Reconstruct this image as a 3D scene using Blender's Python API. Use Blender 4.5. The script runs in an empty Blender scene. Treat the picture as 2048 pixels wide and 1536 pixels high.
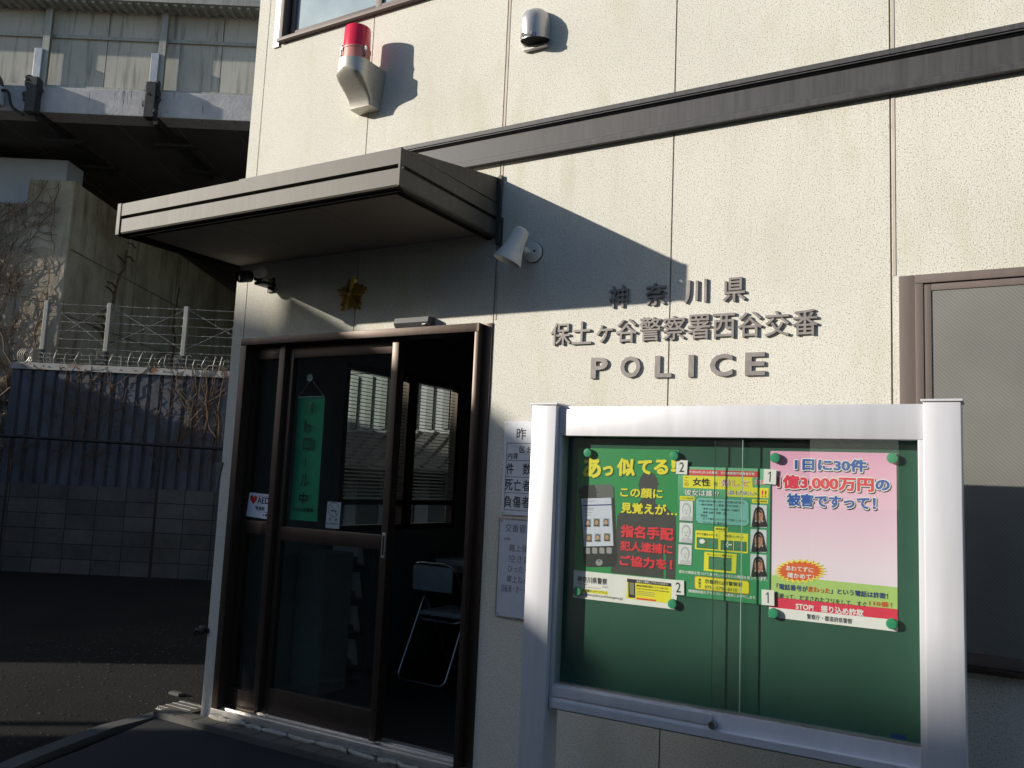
import bpy, bmesh, math, random
from mathutils import Vector, Matrix
random.seed(7)
R_ = math.radians
SC = bpy.context.scene
COL = SC.collection

# ------------------------------------------------------------------ camera, sky, sun, exposure
YAW, PITCH, ROLL = R_(30.537), R_(6.678), R_(2.579)
CAM = Vector((4.029, -3.621, 1.347))
fw = Vector((-math.sin(YAW)*math.cos(PITCH), math.cos(YAW)*math.cos(PITCH), math.sin(PITCH)))
rt = fw.cross(Vector((0, 0, 1))).normalized()
up = rt.cross(fw)
r2 = rt*math.cos(ROLL) + up*math.sin(ROLL)
u2 = -rt*math.sin(ROLL) + up*math.cos(ROLL)
cd = bpy.data.cameras.new('camera')
cam = bpy.data.objects.new('camera', cd)
COL.objects.link(cam)
m = Matrix((r2, u2, -fw)).transposed().to_4x4()
m.translation = CAM
cam.matrix_world = m
cd.sensor_width = 36.0
cd.lens = 1707.5/2048*36
cd.clip_end = 2000
SC.camera = cam

SUN = Vector((-1.23, -1.0, 0.5)).normalized()          # towards the sun
EL = math.asin(SUN.z)
AZ = math.atan2(SUN.x, SUN.y)
w = bpy.data.worlds.new('World')
SC.world = w
w.use_nodes = True
nt = w.node_tree
sky = nt.nodes.new('ShaderNodeTexSky')
sky.sky_type = 'NISHITA'
sky.sun_disc = False
sky.sun_elevation = EL
sky.sun_rotation = AZ % (2*math.pi)
sky.air_density = 1.0
sky.ozone_density = 3.0
bg = nt.nodes['Background']
bg.inputs['Strength'].default_value = 0.115
nt.links.new(sky.outputs[0], bg.inputs['Color'])
sd = bpy.data.lights.new('sun', 'SUN')
sd.energy = 4.6
sd.angle = R_(0.5)
sd.color = (1.0, 0.935, 0.83)
so = bpy.data.objects.new('sun', sd)
COL.objects.link(so)
so.rotation_euler = SUN.to_track_quat('Z', 'Y').to_euler()
so.location = (-20, -20, 20)
SC.view_settings.view_transform = 'Standard'
SC.view_settings.look = 'None'
SC.view_settings.exposure = 0.33
SC.view_settings.gamma = 1.0
SC.render.engine = 'CYCLES'
SC.cycles.use_denoising = True
SC.cycles.max_bounces = 10
SC.cycles.transparent_max_bounces = 16

# ------------------------------------------------------------------ materials
def nodes(name):
    mt = bpy.data.materials.new(name)
    mt.use_nodes = True
    t = mt.node_tree
    return mt, t, t.nodes['Principled BSDF']
def N(t, kind, **kw):
    n = t.nodes.new(kind)
    for k, v in kw.items():
        if k in n.inputs: n.inputs[k].default_value = v
        else: setattr(n, k, v)
    return n
def ramp(t, fac, p0, p1, c0=(0, 0, 0, 1), c1=(1, 1, 1, 1)):
    r = N(t, 'ShaderNodeValToRGB')
    e = r.color_ramp.elements
    e[0].position, e[1].position = p0, p1
    e[0].color, e[1].color = c0, c1
    t.links.new(fac, r.inputs[0])
    return r.outputs[0]
def mix(t, fac, a, b, mode='MIX'):
    x = N(t, 'ShaderNodeMix', data_type='RGBA', blend_type=mode)
    for s, v in ((0, fac), (6, a), (7, b)):
        if hasattr(v, 'is_linked') or hasattr(v, 'links'): t.links.new(v, x.inputs[s])
        elif s == 0: x.inputs[0].default_value = v
        else: x.inputs[s].default_value = (*v, 1) if len(v) == 3 else v
    return x.outputs[2]
def coords(t, scale=(1, 1, 1)):
    c = N(t, 'ShaderNodeTexCoord')
    mp = N(t, 'ShaderNodeMapping')
    mp.inputs['Scale'].default_value = scale
    t.links.new(c.outputs['Object'], mp.inputs[0])
    return mp.outputs[0]
def noise(t, vec, scale, detail=4, rough=.55):
    n = N(t, 'ShaderNodeTexNoise', Scale=scale, Detail=detail, Roughness=rough)
    t.links.new(vec, n.inputs['Vector'])
    return n.outputs['Fac']
def bump(t, p, h, strength, dist):
    b = N(t, 'ShaderNodeBump', Strength=strength, Distance=dist)
    t.links.new(h, b.inputs['Height'])
    t.links.new(b.outputs[0], p.inputs['Normal'])
def plain(name, col, rough=.5, metal=0., var=.12, vs=6., streak=None, bs=0., bscale=60., bd=.002, spec=.5):
    mt, t, p = nodes(name)
    v = coords(t, streak or (1, 1, 1))
    n = noise(t, v, vs, 5)
    d = tuple(c*(1-var) for c in col); l = tuple(min(1, c*(1+var)) for c in col)
    t.links.new(mix(t, ramp(t, n, .3, .7), d, l), p.inputs['Base Color'])
    p.inputs['Roughness'].default_value = rough
    p.inputs['Metallic'].default_value = metal
    p.inputs['Specular IOR Level'].default_value = spec
    r = N(t, 'ShaderNodeMapRange'); t.links.new(n, r.inputs[0])
    r.inputs[3].default_value = max(.03, rough-.07); r.inputs[4].default_value = min(1, rough+.07)
    t.links.new(r.outputs[0], p.inputs['Roughness'])
    if bs:
        bump(t, p, noise(t, coords(t), bscale, 3), bs, bd)
    return mt
INK = {}
def ink(r, g, b, rough=.45):
    """printed colour given as sRGB 0-255"""
    k = (r, g, b)
    if k not in INK:
        f = lambda c: (c/255/12.92) if c/255 <= .04045 else ((c/255+.055)/1.055)**2.4
        c = (f(r)*.9, f(g)*.9, f(b)*.9)
        INK[k] = plain('print_%d_%d_%d' % k, c, rough, var=.03, vs=25)
    return INK[k]

def stucco_mat(name, base, pit, moss):
    mt, t, p = nodes(name)
    v = coords(t)
    big = noise(t, v, 1.3, 4)
    grain = noise(t, v, 185, 2, .65)
    vo = N(t, 'ShaderNodeTexVoronoi', Scale=210.)
    t.links.new(v, vo.inputs['Vector'])
    lo = tuple(c*.90 for c in base)
    c0 = mix(t, ramp(t, big, .35, .7), lo, base)
    # weather stains: yellow-green algae streaks
    s1 = noise(t, coords(t, (2.2, 2.2, .7)), 1.6, 5, .6)
    c1 = mix(t, ramp(t, s1, .52, .76, (0, 0, 0, 1), (.65, .65, .65, 1)), c0, moss)
    # rain streaks hanging under the belt course
    sx = N(t, 'ShaderNodeSeparateXYZ'); t.links.new(v, sx.inputs[0])
    mr = N(t, 'ShaderNodeMapRange'); t.links.new(sx.outputs[2], mr.inputs[0])
    for i_, q_ in ((1, 2.25), (2, 3.0), (3, 0.), (4, .45)): mr.inputs[i_].default_value = q_
    ab = N(t, 'ShaderNodeMath', operation='LESS_THAN'); t.links.new(sx.outputs[2], ab.inputs[0]); ab.inputs[1].default_value = 3.02
    m1 = N(t, 'ShaderNodeMath', operation='MULTIPLY'); t.links.new(mr.outputs[0], m1.inputs[0]); t.links.new(ab.outputs[0], m1.inputs[1])
    rs_ = noise(t, coords(t, (9, 9, .25)), 2.2, 5, .6)
    m2 = N(t, 'ShaderNodeMath', operation='MULTIPLY'); t.links.new(m1.outputs[0], m2.inputs[0]); t.links.new(ramp(t, rs_, .50, .78), m2.inputs[1])
    c1 = mix(t, m2.outputs[0], c1, (.50, .47, .40))
    pits = ramp(t, grain, .36, .45, (1, 1, 1, 1), (0, 0, 0, 1))
    c2 = mix(t, pits, c1, pit)
    t.links.new(c2, p.inputs['Base Color'])
    p.inputs['Roughness'].default_value = .92
    p.inputs['Specular IOR Level'].default_value = .15
    mx = N(t, 'ShaderNodeMath', operation='MULTIPLY_ADD')
    t.links.new(ramp(t, grain, .3, .62), mx.inputs[0]); mx.inputs[1].default_value = 1.
    t.links.new(vo.outputs['Distance'], mx.inputs[2])
    bump(t, p, mx.outputs[0], .30, .002)
    return mt

M = {}
M['stucco'] = stucco_mat('pitted_stucco', (.725, .702, .625), (.31, .29, .235), (.53, .52, .35))
M['sealant'] = plain('joint_sealant', (.52, .45, .38), .7, var=.2)
M['gap'] = plain('dark_joint_filler', (.28, .24, .20), .9)  # the filler's own brownish tone
M['bronze'] = plain('bronze_anodised', (.066, .046, .035), .42, .5, .10, 3, (8, 8, .5))
M['bronze_matte'] = plain('brown_window_frame', (.135, .105, .092), .6, .1, .10, 3, (8, 8, .5))
M['canopy'] = plain('weathered_grey_metal', (.078, .071, .060), .60, .2, .28, 4, (14, 14, .5))
M['soffit'] = plain('soffit_board', (.26, .225, .185), .75, 0, .15, 2)
M['belt'] = plain('dark_belt_metal', (.054, .053, .054), .58, .1, .30, 5, (9, 9, .35))
M['alu'] = plain('anodised_aluminium', (.60, .60, .63), .42, .15, .05, 2.5, (9, 6, .8))
M['alu_dull'] = plain('aluminium_sill', (.62, .60, .57), .34, .8, .10, 20)
M['steel'] = plain('brushed_stainless', (.50, .475, .42), .42, .55, .10, 5, (2, 2, 30))
M['steel_hood'] = plain('grey_hood_paint', (.50, .49, .48), .38, .5, .12, 8)
M['white'] = plain('off_white_plastic', (.70, .69, .64), .42, 0, .10, 12)
M['black'] = plain('black_plastic', (.018, .018, .018), .5, 0, .2, 12)
M['darkgrey'] = plain('dark_grey_plastic', (.075, .078, .078), .45, 0, .1, 10)
M['letter'] = plain('bronze_letters', (.235, .212, .20), .5, .1, .18, 25)
M['gold'] = plain('gold_leaf_metal', (.55, .38, .12), .34, .85, .15, 30)
M['felt'] = plain('green_felt', (.034, .096, .065), .95, 0, .10, 3, bs=.2, bscale=300, bd=.001, spec=.1)
M['edge'] = plain('polished_glass_edge', (.30, .42, .37), .3)
M['matte_dark'] = plain('dark_gap_strip', (.014, .0135, .012), .95, spec=.02)
M['magnet'] = plain('green_plastic_magnet', (.03, .27, .13), .35)
M['concrete'] = plain('grey_concrete', (.08, .078, .071), .9, 0, .3, 2.2, (1, 1, .6), .4, 40)
M['concrete_dark'] = plain('dark_concrete', (.135, .122, .100), .9, 0, .35, 1.2, (1, 1, .4), .4, 30)
M['soffit_concrete'] = plain('soffit_concrete', (.10, .09, .085), .9, 0, .2, 1.2)
M['panel_plate'] = None
M['hsteel'] = plain('galvanised_post', (.36, .35, .31), .55, .3, .2, 6, (4, 4, .6))
M['hsteel_dark'] = plain('dark_steel_bracket', (.035, .033, .033), .6, .3, .3, 8)
M['fence'] = plain('blue_grey_sheet_metal', (.115, .122, .145), .45, .3, .22, 2.5, (3, 3, .5))
M['wire'] = plain('galvanised_wire', (.34, .33, .30), .45, .5)
M['vine'] = plain('dry_vine_bark', (.15, .095, .055), .9, 0, .35, 30)
M['rubber'] = plain('black_rubber', (.012, .012, .012), .7)
M['wall_in'] = plain('interior_wall_paint', (.19, .195, .185), .8)
M['floor_in'] = plain('interior_floor_tile', (.03, .029, .028), .35)
M['ceiling_in'] = plain('interior_ceiling', (.25, .25, .24), .8)
M['wood'] = plain('desk_laminate', (.22, .20, .17), .45, 0, .15, 4, (1, 8, 1))
M['cabinet'] = plain('white_cabinet_paint', (.26, .28, .27), .5)
M['chair_back'] = plain('blue_grey_vinyl', (.46, .51, .53), .5)
M['chrome'] = plain('chair_chrome', (.6, .6, .58), .22, .9)
M['slat'] = plain('blind_slat', (.10, .095, .085), .5)
M['siding'] = plain('white_siding', (.25, .26, .27), .6, 0, .05, 2)
M['tile'] = plain('grey_roof_tile', (.07, .065, .06), .6, 0, .2, 5)
M['house'] = plain('house_render', (.13, .12, .105), .85, 0, .12, 1.5)
M['asphalt_roof'] = plain('dark_roofing', (.06, .06, .065), .8)
M['brass_knob'] = plain('lock_metal', (.30, .30, .32), .3, .9)
M['dish'] = plain('pale_painted_concrete', (.46, .50, .56), .7, 0, .08, 1.5)

def glass_mat(name, tint, ior=1.5, rough=.0, haze=0., hcol=(.5, .5, .5)):
    mt = bpy.data.materials.new(name); mt.use_nodes = True
    t = mt.node_tree
    t.nodes.remove(t.nodes['Principled BSDF'])
    out = t.nodes['Material Output']
    tr = N(t, 'ShaderNodeBsdfTransparent'); tr.inputs[0].default_value = (*tint, 1)
    gl = N(t, 'ShaderNodeBsdfGlossy'); gl.inputs['Roughness'].default_value = rough
    lw_ = N(t, 'ShaderNodeLayerWeight', Blend=.5)
    pw_ = N(t, 'ShaderNodeMath', operation='POWER'); t.links.new(lw_.outputs['Facing'], pw_.inputs[0]); pw_.inputs[1].default_value = 5.
    fr = N(t, 'ShaderNodeMath', operation='MULTIPLY_ADD'); t.links.new(pw_.outputs[0], fr.inputs[0]); fr.inputs[1].default_value = .95; fr.inputs[2].default_value = .042
    mx = N(t, 'ShaderNodeMixShader')
    t.links.new(fr.outputs[0], mx.inputs[0]); t.links.new(tr.outputs[0], mx.inputs[1]); t.links.new(gl.outputs[0], mx.inputs[2])
    last = mx.outputs[0]
    if haze:
        df = N(t, 'ShaderNodeBsdfDiffuse'); df.inputs[0].default_value = (*hcol, 1)
        n = noise(t, coords(t, (3, 3, 1)), 3, 5)
        mr = N(t, 'ShaderNodeMapRange'); t.links.new(n, mr.inputs[0])
        mr.inputs[3].default_value = haze*.4; mr.inputs[4].default_value = haze*1.6
        m2 = N(t, 'ShaderNodeMixShader')
        t.links.new(mr.outputs[0], m2.inputs[0]); t.links.new(last, m2.inputs[1]); t.links.new(df.outputs[0], m2.inputs[2])
        last = m2.outputs[0]
    t.links.new(last, out.inputs['Surface'])
    return mt
M['glass_case'] = glass_mat('case_glass', (.965, .985, .975), haze=.010)
M['glass_door'] = glass_mat('door_glass', (.86, .90, .88), haze=.006)
M['glass_win'] = glass_mat('window_glass', (.85, .88, .86))
M['frosted'] = plain('frosted_glass', (.27, .35, .39), .22, 0, .10, 4, bs=.25, bscale=220)
M['red_lens'] = None
def lens_mat():
    mt, t, p = nodes('red_lens_plastic')
    p.inputs['Base Color'].default_value = (.68, .016, .06, 1)
    p.inputs['Roughness'].default_value = .25
    p.inputs['Subsurface Weight'].default_value = .35
    p.inputs['Subsurface Radius'].default_value = (.03, .006, .006)
    return mt
M['red_lens'] = lens_mat()
M['pink'] = plain('faded_red_plastic', (.60, .22, .18), .45, 0, .12, 15)

def screen_mat():
    mt, t, p = nodes('insect_screen')
    v = coords(t)
    wv = N(t, 'ShaderNodeTexWave', Scale=42., Distortion=2.2); wv.bands_direction = 'DIAGONAL'
    t.links.new(v, wv.inputs['Vector'])
    n = noise(t, v, 2.5, 4)
    c = mix(t, ramp(t, n, .3, .7), (.17, .168, .15), (.22, .218, .195))
    t.links.new(mix(t, .22, c, wv.outputs['Color'], 'MULTIPLY'), p.inputs['Base Color'])
    p.inputs['Roughness'].default_value = .55
    return mt
M['screen'] = screen_mat()

def panel_mat(name='noise_barrier_panel'):
    mt, t, p = nodes(name)
    v = coords(t)
    n = noise(t, v, 1.2, 5)
    st = noise(t, coords(t, (6, 6, .35)), 2.0, 5, .65)
    c = mix(t, ramp(t, n, .3, .7), (.40, .385, .335), (.54, .515, .45))
    c = mix(t, ramp(t, st, .52, .74), c, (.13, .115, .10))
    t.links.new(c, p.inputs['Base Color'])
    p.inputs['Roughness'].default_value = .75
    return mt
M['panel_plate'] = panel_mat()
def fascia_mat():
    mt, t, p = nodes('stained_white_concrete')
    v = coords(t)
    st = noise(t, coords(t, (7, 7, .5)), 2.0, 6, .7)
    n = noise(t, v, 5, 5)
    c = mix(t, ramp(t, n, .3, .7), (.40, .39, .40), (.55, .53, .52))
    c = mix(t, ramp(t, st, .60, .70), c, (.05, .045, .04))
    t.links.new(c, p.inputs['Base Color'])
    p.inputs['Roughness'].default_value = .85
    bump(t, p, noise(t, v, 25, 4), .4, .01)
    return mt
M['fascia'] = fascia_mat()
def cap_mat():
    mt, t, p = nodes('rusty_fence_cap')
    v = coords(t)
    n = noise(t, v, 3.5, 6, .7)
    c = mix(t, ramp(t, n, .52, .64), (.42, .41, .38), (.20, .085, .035))
    t.links.new(c, p.inputs['Base Color'])
    p.inputs['Roughness'].default_value = .6
    return mt
M['cap'] = cap_mat()
def block_mat():
    mt, t, p = nodes('concrete_block_wall')
    c = N(t, 'ShaderNodeTexCoord')
    v = c.outputs['UV']
    b = N(t, 'ShaderNodeTexBrick', offset=0.0, Scale=1.0)
    b.inputs['Color1'].default_value = (.105, .105, .10, 1); b.inputs['Color2'].default_value = (.165, .165, .16, 1)
    b.inputs['Mortar'].default_value = (.035, .035, .034, 1)
    b.inputs['Mortar Size'].default_value = .006; b.inputs['Brick Width'].default_value = .4; b.inputs['Row Height'].default_value = .2
    t.links.new(v, b.inputs['Vector'])
    n = noise(t, coords(t), 3, 6, .65)
    t.links.new(mix(t, .75, b.outputs['Color'], ramp(t, n, .25, .75, (.35, .35, .35, 1), (1, 1, 1, 1)), 'MULTIPLY'), p.inputs['Base Color'])
    p.inputs['Roughness'].default_value = .9
    bump(t, p, b.outputs['Fac'], -.6, .006)
    return mt
M['block'] = block_mat()
def pier_mat():
    mt, t, p = nodes('weathered_pier_concrete')
    v = coords(t)
    n = noise(t, v, 1.4, 6, .62)
    st = noise(t, coords(t, (3, 3, .4)), 2, 5, .65)
    c = mix(t, ramp(t, n, .3, .72), (.26, .21, .14), (.56, .49, .37))
    c = mix(t, ramp(t, st, .5, .75), c, (.09, .07, .05))
    t.links.new(c, p.inputs['Base Color'])
    p.inputs['Roughness'].default_value = .92
    bump(t, p, noise(t, v, 22, 5), .5, .012)
    return mt
M['pier'] = pier_mat()
def ground_mat():
    mt, t, p = nodes('gravelly_asphalt')
    v = coords(t)
    n = noise(t, v, 1.1, 5)
    g = noise(t, v, 48, 4, .7)
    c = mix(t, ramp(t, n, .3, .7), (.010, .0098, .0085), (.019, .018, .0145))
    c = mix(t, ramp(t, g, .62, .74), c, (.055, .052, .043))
    t.links.new(c, p.inputs['Base Color'])
    p.inputs['Roughness'].default_value = .95
    p.inputs['Specular IOR Level'].default_value = .2
    bump(t, p, g, .6, .014)
    return mt
M['ground'] = ground_mat()
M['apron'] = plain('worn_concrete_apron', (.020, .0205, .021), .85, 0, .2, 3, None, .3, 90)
M['porch'] = plain('porch_tile', (.13, .112, .09), .7, 0, .15, 8, None, .3, 120)
M['stone'] = plain('gravel_stone', (.05, .047, .04), .9, 0, .5, 40)
M['mortar'] = plain('mortar_bead', (.42, .39, .33), .9, 0, .2, 30)

# ------------------------------------------------------------------ mesh building
OFF = {}
class MB:
    def __init__(s, xf=None):
        s.v = []; s.f = []; s.m = []; s.xf = xf; s.uv = None
    def add(s, vs, fs, mi=0):
        k = len(s.v)
        for q in vs:
            q = Vector(q)
            s.v.append(s.xf(q) if s.xf else q)
        for q in fs:
            s.f.append([i+k for i in q]); s.m.append(mi)
        return s
    def box(s, x0, x1, y0, y1, z0, z1, mi=0, bev=0):
        if bev:
            bm = bmesh.new()
            bmesh.ops.create_cube(bm, size=1)
            for q in bm.verts:
                q.co = Vector(((x0+x1)/2+q.co.x*(x1-x0), (y0+y1)/2+q.co.y*(y1-y0), (z0+z1)/2+q.co.z*(z1-z0)))
            bmesh.ops.bevel(bm, geom=list(bm.edges), offset=bev, segments=2, profile=.6, affect='EDGES')
            bm.verts.index_update()
            s.add([q.co.copy() for q in bm.verts], [[q.index for q in f.verts] for f in bm.faces], mi)
            bm.free()
            return s
        vs = [(x, y, z) for x in (x0, x1) for y in (y0, y1) for z in (z0, z1)]
        return s.add(vs, [(0, 1, 3, 2), (4, 6, 7, 5), (0, 4, 5, 1), (2, 3, 7, 6), (0, 2, 6, 4), (1, 5, 7, 3)], mi)
    def prism(s, pts, d0, d1, axis='y', mi=0):
        """polygon pts (2-D) extruded between d0 and d1 along axis"""
        def P(a, b, d):
            return {'y': (a, d, b), 'x': (d, a, b), 'z': (a, b, d)}[axis]
        n = len(pts)
        vs = [P(a, b, d0) for a, b in pts] + [P(a, b, d1) for a, b in pts]
        fs = [list(range(n)), list(range(2*n-1, n-1, -1))]
        fs += [(i, i+n, (i+1) % n+n, (i+1) % n) for i in range(n)]
        return s.add(vs, fs, mi)
    def tube(s, path, r, n=8, mi=0, closed=False):
        path = [Vector(p) for p in path]
        rs = r if isinstance(r, (list, tuple)) else [r]*len(path)
        k = len(path); vs = []; fs = []
        prev = None
        for i, p in enumerate(path):
            if closed: d = (path[(i+1) % k]-path[i-1])
            else: d = path[min(i+1, k-1)]-path[max(i-1, 0)]
            d = d.normalized() if d.length > 1e-9 else Vector((0, 0, 1))
            if prev is None:
                a = d.orthogonal().normalized()
            else:
                a = (prev - d*prev.dot(d))
                a = a.normalized() if a.length > 1e-6 else d.orthogonal().normalized()
            prev = a
            b = d.cross(a)
            for j in range(n):
                t = 2*math.pi*j/n
                vs.append(p + (a*math.cos(t)+b*math.sin(t))*rs[i])
        for i in range(k if closed else k-1):
            i2 = (i+1) % k
            for j in range(n):
                fs.append((i*n+j, i*n+(j+1) % n, i2*n+(j+1) % n, i2*n+j))
        if not closed:
            fs.append(list(range(n))[::-1]); fs.append([(k-1)*n+j for j in range(n)])
        return s.add(vs, fs, mi)
    def lathe(s, base, axis, prof, n=28, mi=0, a0=0., a1=2*math.pi):
        """prof: (radius, distance along axis)"""
        base = Vector(base); ax = Vector(axis).normalized()
        e1 = ax.orthogonal().normalized(); e2 = ax.cross(e1)
        full = abs(a1-a0-2*math.pi) < 1e-6
        cols = n if full else n+1
        vs = []; fs = []
        for r, h in prof:
            for j in range(cols):
                t = a0+(a1-a0)*j/n
                vs.append(base+ax*h+(e1*math.cos(t)+e2*math.sin(t))*max(r, 1e-5))
        for i in range(len(prof)-1):
            for j in range(n):
                j2 = (j+1) % cols
                fs.append((i*cols+j, i*cols+j2, (i+1)*cols+j2, (i+1)*cols+j))
        return s.add(vs, fs, mi)
    def glyphs(s, body, x0, x1, z0, z1, yf, yb=None, off=0., mi=0, mapf=None, space=1.0):
        """text stretched into the rectangle; front face at yf (viewer on -y side), solid back to yb"""
        c = bpy.data.curves.new('t', 'FONT')
        c.body = body; c.size = 1; c.offset = off if yb is not None else 0.; c.resolution_u = 3; c.space_character = space
        if yb is not None: c.extrude = .5
        o = bpy.data.objects.new('t', c)
        me = o.to_mesh()
        co = [q.co.copy() for q in me.vertices]
        fs = [list(f.vertices) for f in me.polygons]
        o.to_mesh_clear(); bpy.data.objects.remove(o); bpy.data.curves.remove(c)
        if not co: return s
        ax, bx = min(q.x for q in co), max(q.x for q in co)
        ay, by = min(q.y for q in co), max(q.y for q in co)
        shifts = [(0., 0.)]
        if yb is None and off > .003:          # heavier weight: the strokes drawn again, shifted round a small circle
            k = 12 if off > .035 else 8
            shifts += [(off*math.cos(2*math.pi*i/k), off*math.sin(2*math.pi*i/k)) for i in range(k)]
            ax -= off; bx += off; ay -= off; by += off
        for n_, (sx, sy) in enumerate(shifts):
            out = []
            for q in co:
                u = (q.x+sx-ax)/max(bx-ax, 1e-6); v = (q.y+sy-ay)/max(by-ay, 1e-6)
                y = yf-.00002*n_ if yb is None else yf+(0.5-q.z)*(yb-yf)
                if mapf: X, Z = mapf(x0+u*(x1-x0), z0+v*(z1-z0))
                else: X, Z = x0+u*(x1-x0), z0+v*(z1-z0)
                out.append((X, y, Z))
            s.add(out, fs, mi)
        return s
    def build(s, name, mats, parent=None, smooth=None, recalc=True, uvf=None):
        me = bpy.data.meshes.new(name)
        vs = s.v; o_ = Vector((0, 0, 0))
        if parent is None and name not in KEEP:
            lo = [min(q[i] for q in vs) for i in range(3)]; hi = [max(q[i] for q in vs) for i in range(3)]
            o_ = Vector(((lo[0]+hi[0])/2, (lo[1]+hi[1])/2, lo[2]))
        me.from_pydata([q-o_ for q in vs], [], s.f)
        if not isinstance(mats, (list, tuple)): mats = [mats]
        for q in mats: me.materials.append(q)
        me.polygons.foreach_set('material_index', s.m)
        if recalc:
            bm = bmesh.new(); bm.from_mesh(me)
            bmesh.ops.recalc_face_normals(bm, faces=bm.faces)
            bm.to_mesh(me); bm.free()
        if smooth is not None:
            me.polygons.foreach_set('use_smooth', [True]*len(me.polygons))
            me.set_sharp_from_angle(angle=R_(smooth))
        if uvf:
            ul = me.uv_layers.new(name='UVMap')
            for lp in me.loops:
                ul.data[lp.index].uv = uvf(me.vertices[lp.vertex_index].co+o_)
        me.update()
        o = bpy.data.objects.new(name, me)
        COL.objects.link(o)
        if parent is not None:
            o.parent = parent
            o.location = -OFF[parent.name]
            OFF[o.name] = Vector((0, 0, 0))
        else:
            o.location = o_
            OFF[o.name] = o_
        return o
KEEP = {'ground'}
def tag(o, label=None, cat=None, group=None, kind=None):
    if label: o['label'] = label
    if cat: o['category'] = cat
    if group: o['group'] = group
    if kind: o['kind'] = kind
    return o
def thing(name, label, cat, loc, group=None):
    o = bpy.data.objects.new(name, None)
    o.empty_display_size = .1
    COL.objects.link(o)
    o.location = loc
    OFF[o.name] = Vector(loc)
    return tag(o, label, cat, group)
def copy_thing(root, delta, label, group):
    delta = Vector(delta)
    c = root.copy(); COL.objects.link(c); c.location = root.location+delta
    c['label'] = label; c['group'] = group
    for ch in list(root.children):
        d = ch.copy(); COL.objects.link(d); d.parent = c
        for g in list(ch.children):
            e = g.copy(); COL.objects.link(e); e.parent = d
    return c

# ------------------------------------------------------------------ ground
gz = -.13
g = MB()
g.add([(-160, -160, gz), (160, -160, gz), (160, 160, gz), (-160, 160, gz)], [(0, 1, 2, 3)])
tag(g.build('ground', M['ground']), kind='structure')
# concrete apron in front of the door, with a kerb strip along its slanting left edge
g = MB()
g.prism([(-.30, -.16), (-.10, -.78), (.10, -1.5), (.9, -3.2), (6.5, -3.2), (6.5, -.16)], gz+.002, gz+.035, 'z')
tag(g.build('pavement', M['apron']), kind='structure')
g = MB()
g.prism([(-.40, -.02), (-.395, -.46), (-.24, -1.0), (.05, -1.75), (.14, -1.72), (-.14, -.97), (-.30, -.44), (-.31, -.02)], gz+.003, gz+.042, 'z')
tag(g.build('kerb', M['concrete']), kind='structure')

# ------------------------------------------------------------------ police box (building)
pb = thing('police_box', 'two-storey police box clad in pitted cream stucco panels with a grey canopy over its door', 'building', (1.8, 1.6, gz))
COLS = [-.137, -.037, .845, 1.766, 2.703, 3.625, 4.55, 5.5, 6.45]
DX0, DX1, DZ1 = .0, 1.767, 2.15
WU = (.03, 1.95, 4.045, 5.3)           # upper window opening
WR = (3.657, 5.46, .77, 2.228)         # right window opening
gp = .0035
for i in range(len(COLS)-1):
    a, b = COLS[i], COLS[i+1]
    cells = [[a+gp, b-gp, gz, 3.08], [a+gp, b-gp, 3.084, 6.0]]
    out = []
    for c in cells:
        rects = [c]
        for h in ((DX0, DX1, -.06, DZ1), WU, WR):
            nxt = []
            for q in rects:
                x0, x1, z0, z1 = q
                hx0, hx1, hz0, hz1 = max(h[0], x0), min(h[1], x1), max(h[2], z0), min(h[3], z1)
                if hx0 >= hx1-.001 or hz0 >= hz1-.001: nxt.append(q); continue
                if z0 < hz0-.02: nxt.append([x0, x1, z0, hz0])
                if hz1 < z1-.02: nxt.append([x0, x1, hz1, z1])
                if x0 < hx0-.002: nxt.append([x0, hx0, hz0, hz1])
                if hx1 < x1-.002: nxt.append([hx1, x1, hz0, hz1])
            rects = nxt
        out += rects
    for x0, x1, z0, z1 in out:
        MB().box(x0, x1, 0, .10, z0, z1).build('wall_panel', M['stucco'], pb)
# joint fillers behind the panel gaps (outside the openings)
g = MB()
for i, x in enumerate(COLS[1:-1]):
    w_ = .004
    segs = [(gz, 6.0)]
    if DX0 < x < DX1: segs = [(DZ1, WU[2])] if WU[0] < x < WU[1] else [(DZ1, 6)]
    if abs(x-1.766) < .01: segs = [(DZ1+.02, WU[2]), (gz, .0)]
    if WR[0] < x < WR[1]: segs = [(gz, WR[2]), (WR[3], 6)]
    for z0, z1 in segs:
        g.box(x-w_, x+w_, .006, .09, z0, z1)
g.build('joint_filler', M['gap'], pb)
g = MB()
for x in (1.772, 3.631):
    zz = [(DZ1+.02, 6)] if x < 2 else [(WR[3]+.01, 6), (gz, WR[2])]
    for z0, z1 in zz: g.box(x, x+.011, -.0025, .004, z0, z1)
g.build('joint_sealant', M['sealant'], pb)
# side, back, inner walls, floors, roof
LW = (.95, 2.42, .96, 2.16)        # window in the left wall (y, z)
g = MB()
for y0, y1, z0, z1 in ((.10, LW[0], gz, 6), (LW[1], 3.3, gz, 6), (LW[0], LW[1], gz, LW[2]), (LW[0], LW[1], LW[3], 6)):
    g.box(-.137, -.04, y0, y1, z0, z1)
g.build('side_wall', M['stucco'], pb)
MB().box(-.04, 6.45, 3.2, 3.3, gz, 6).build('back_wall', M['wall_in'], pb)
MB().box(6.35, 6.45, .1, 3.2, gz, 6).build('side_wall', M['stucco'], pb)
MB().box(-.04, 6.35, .1, 3.2, gz, -.03).build('floor', M['floor_in'], pb)
MB().box(-.04, 6.35, .1, 3.2, 2.5, 2.75).build('ceiling', M['ceiling_in'], pb)
MB().box(-.137, 6.45, .0, 3.3, 6.0, 6.2).build('roof', M['asphalt_roof'], pb)
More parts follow.
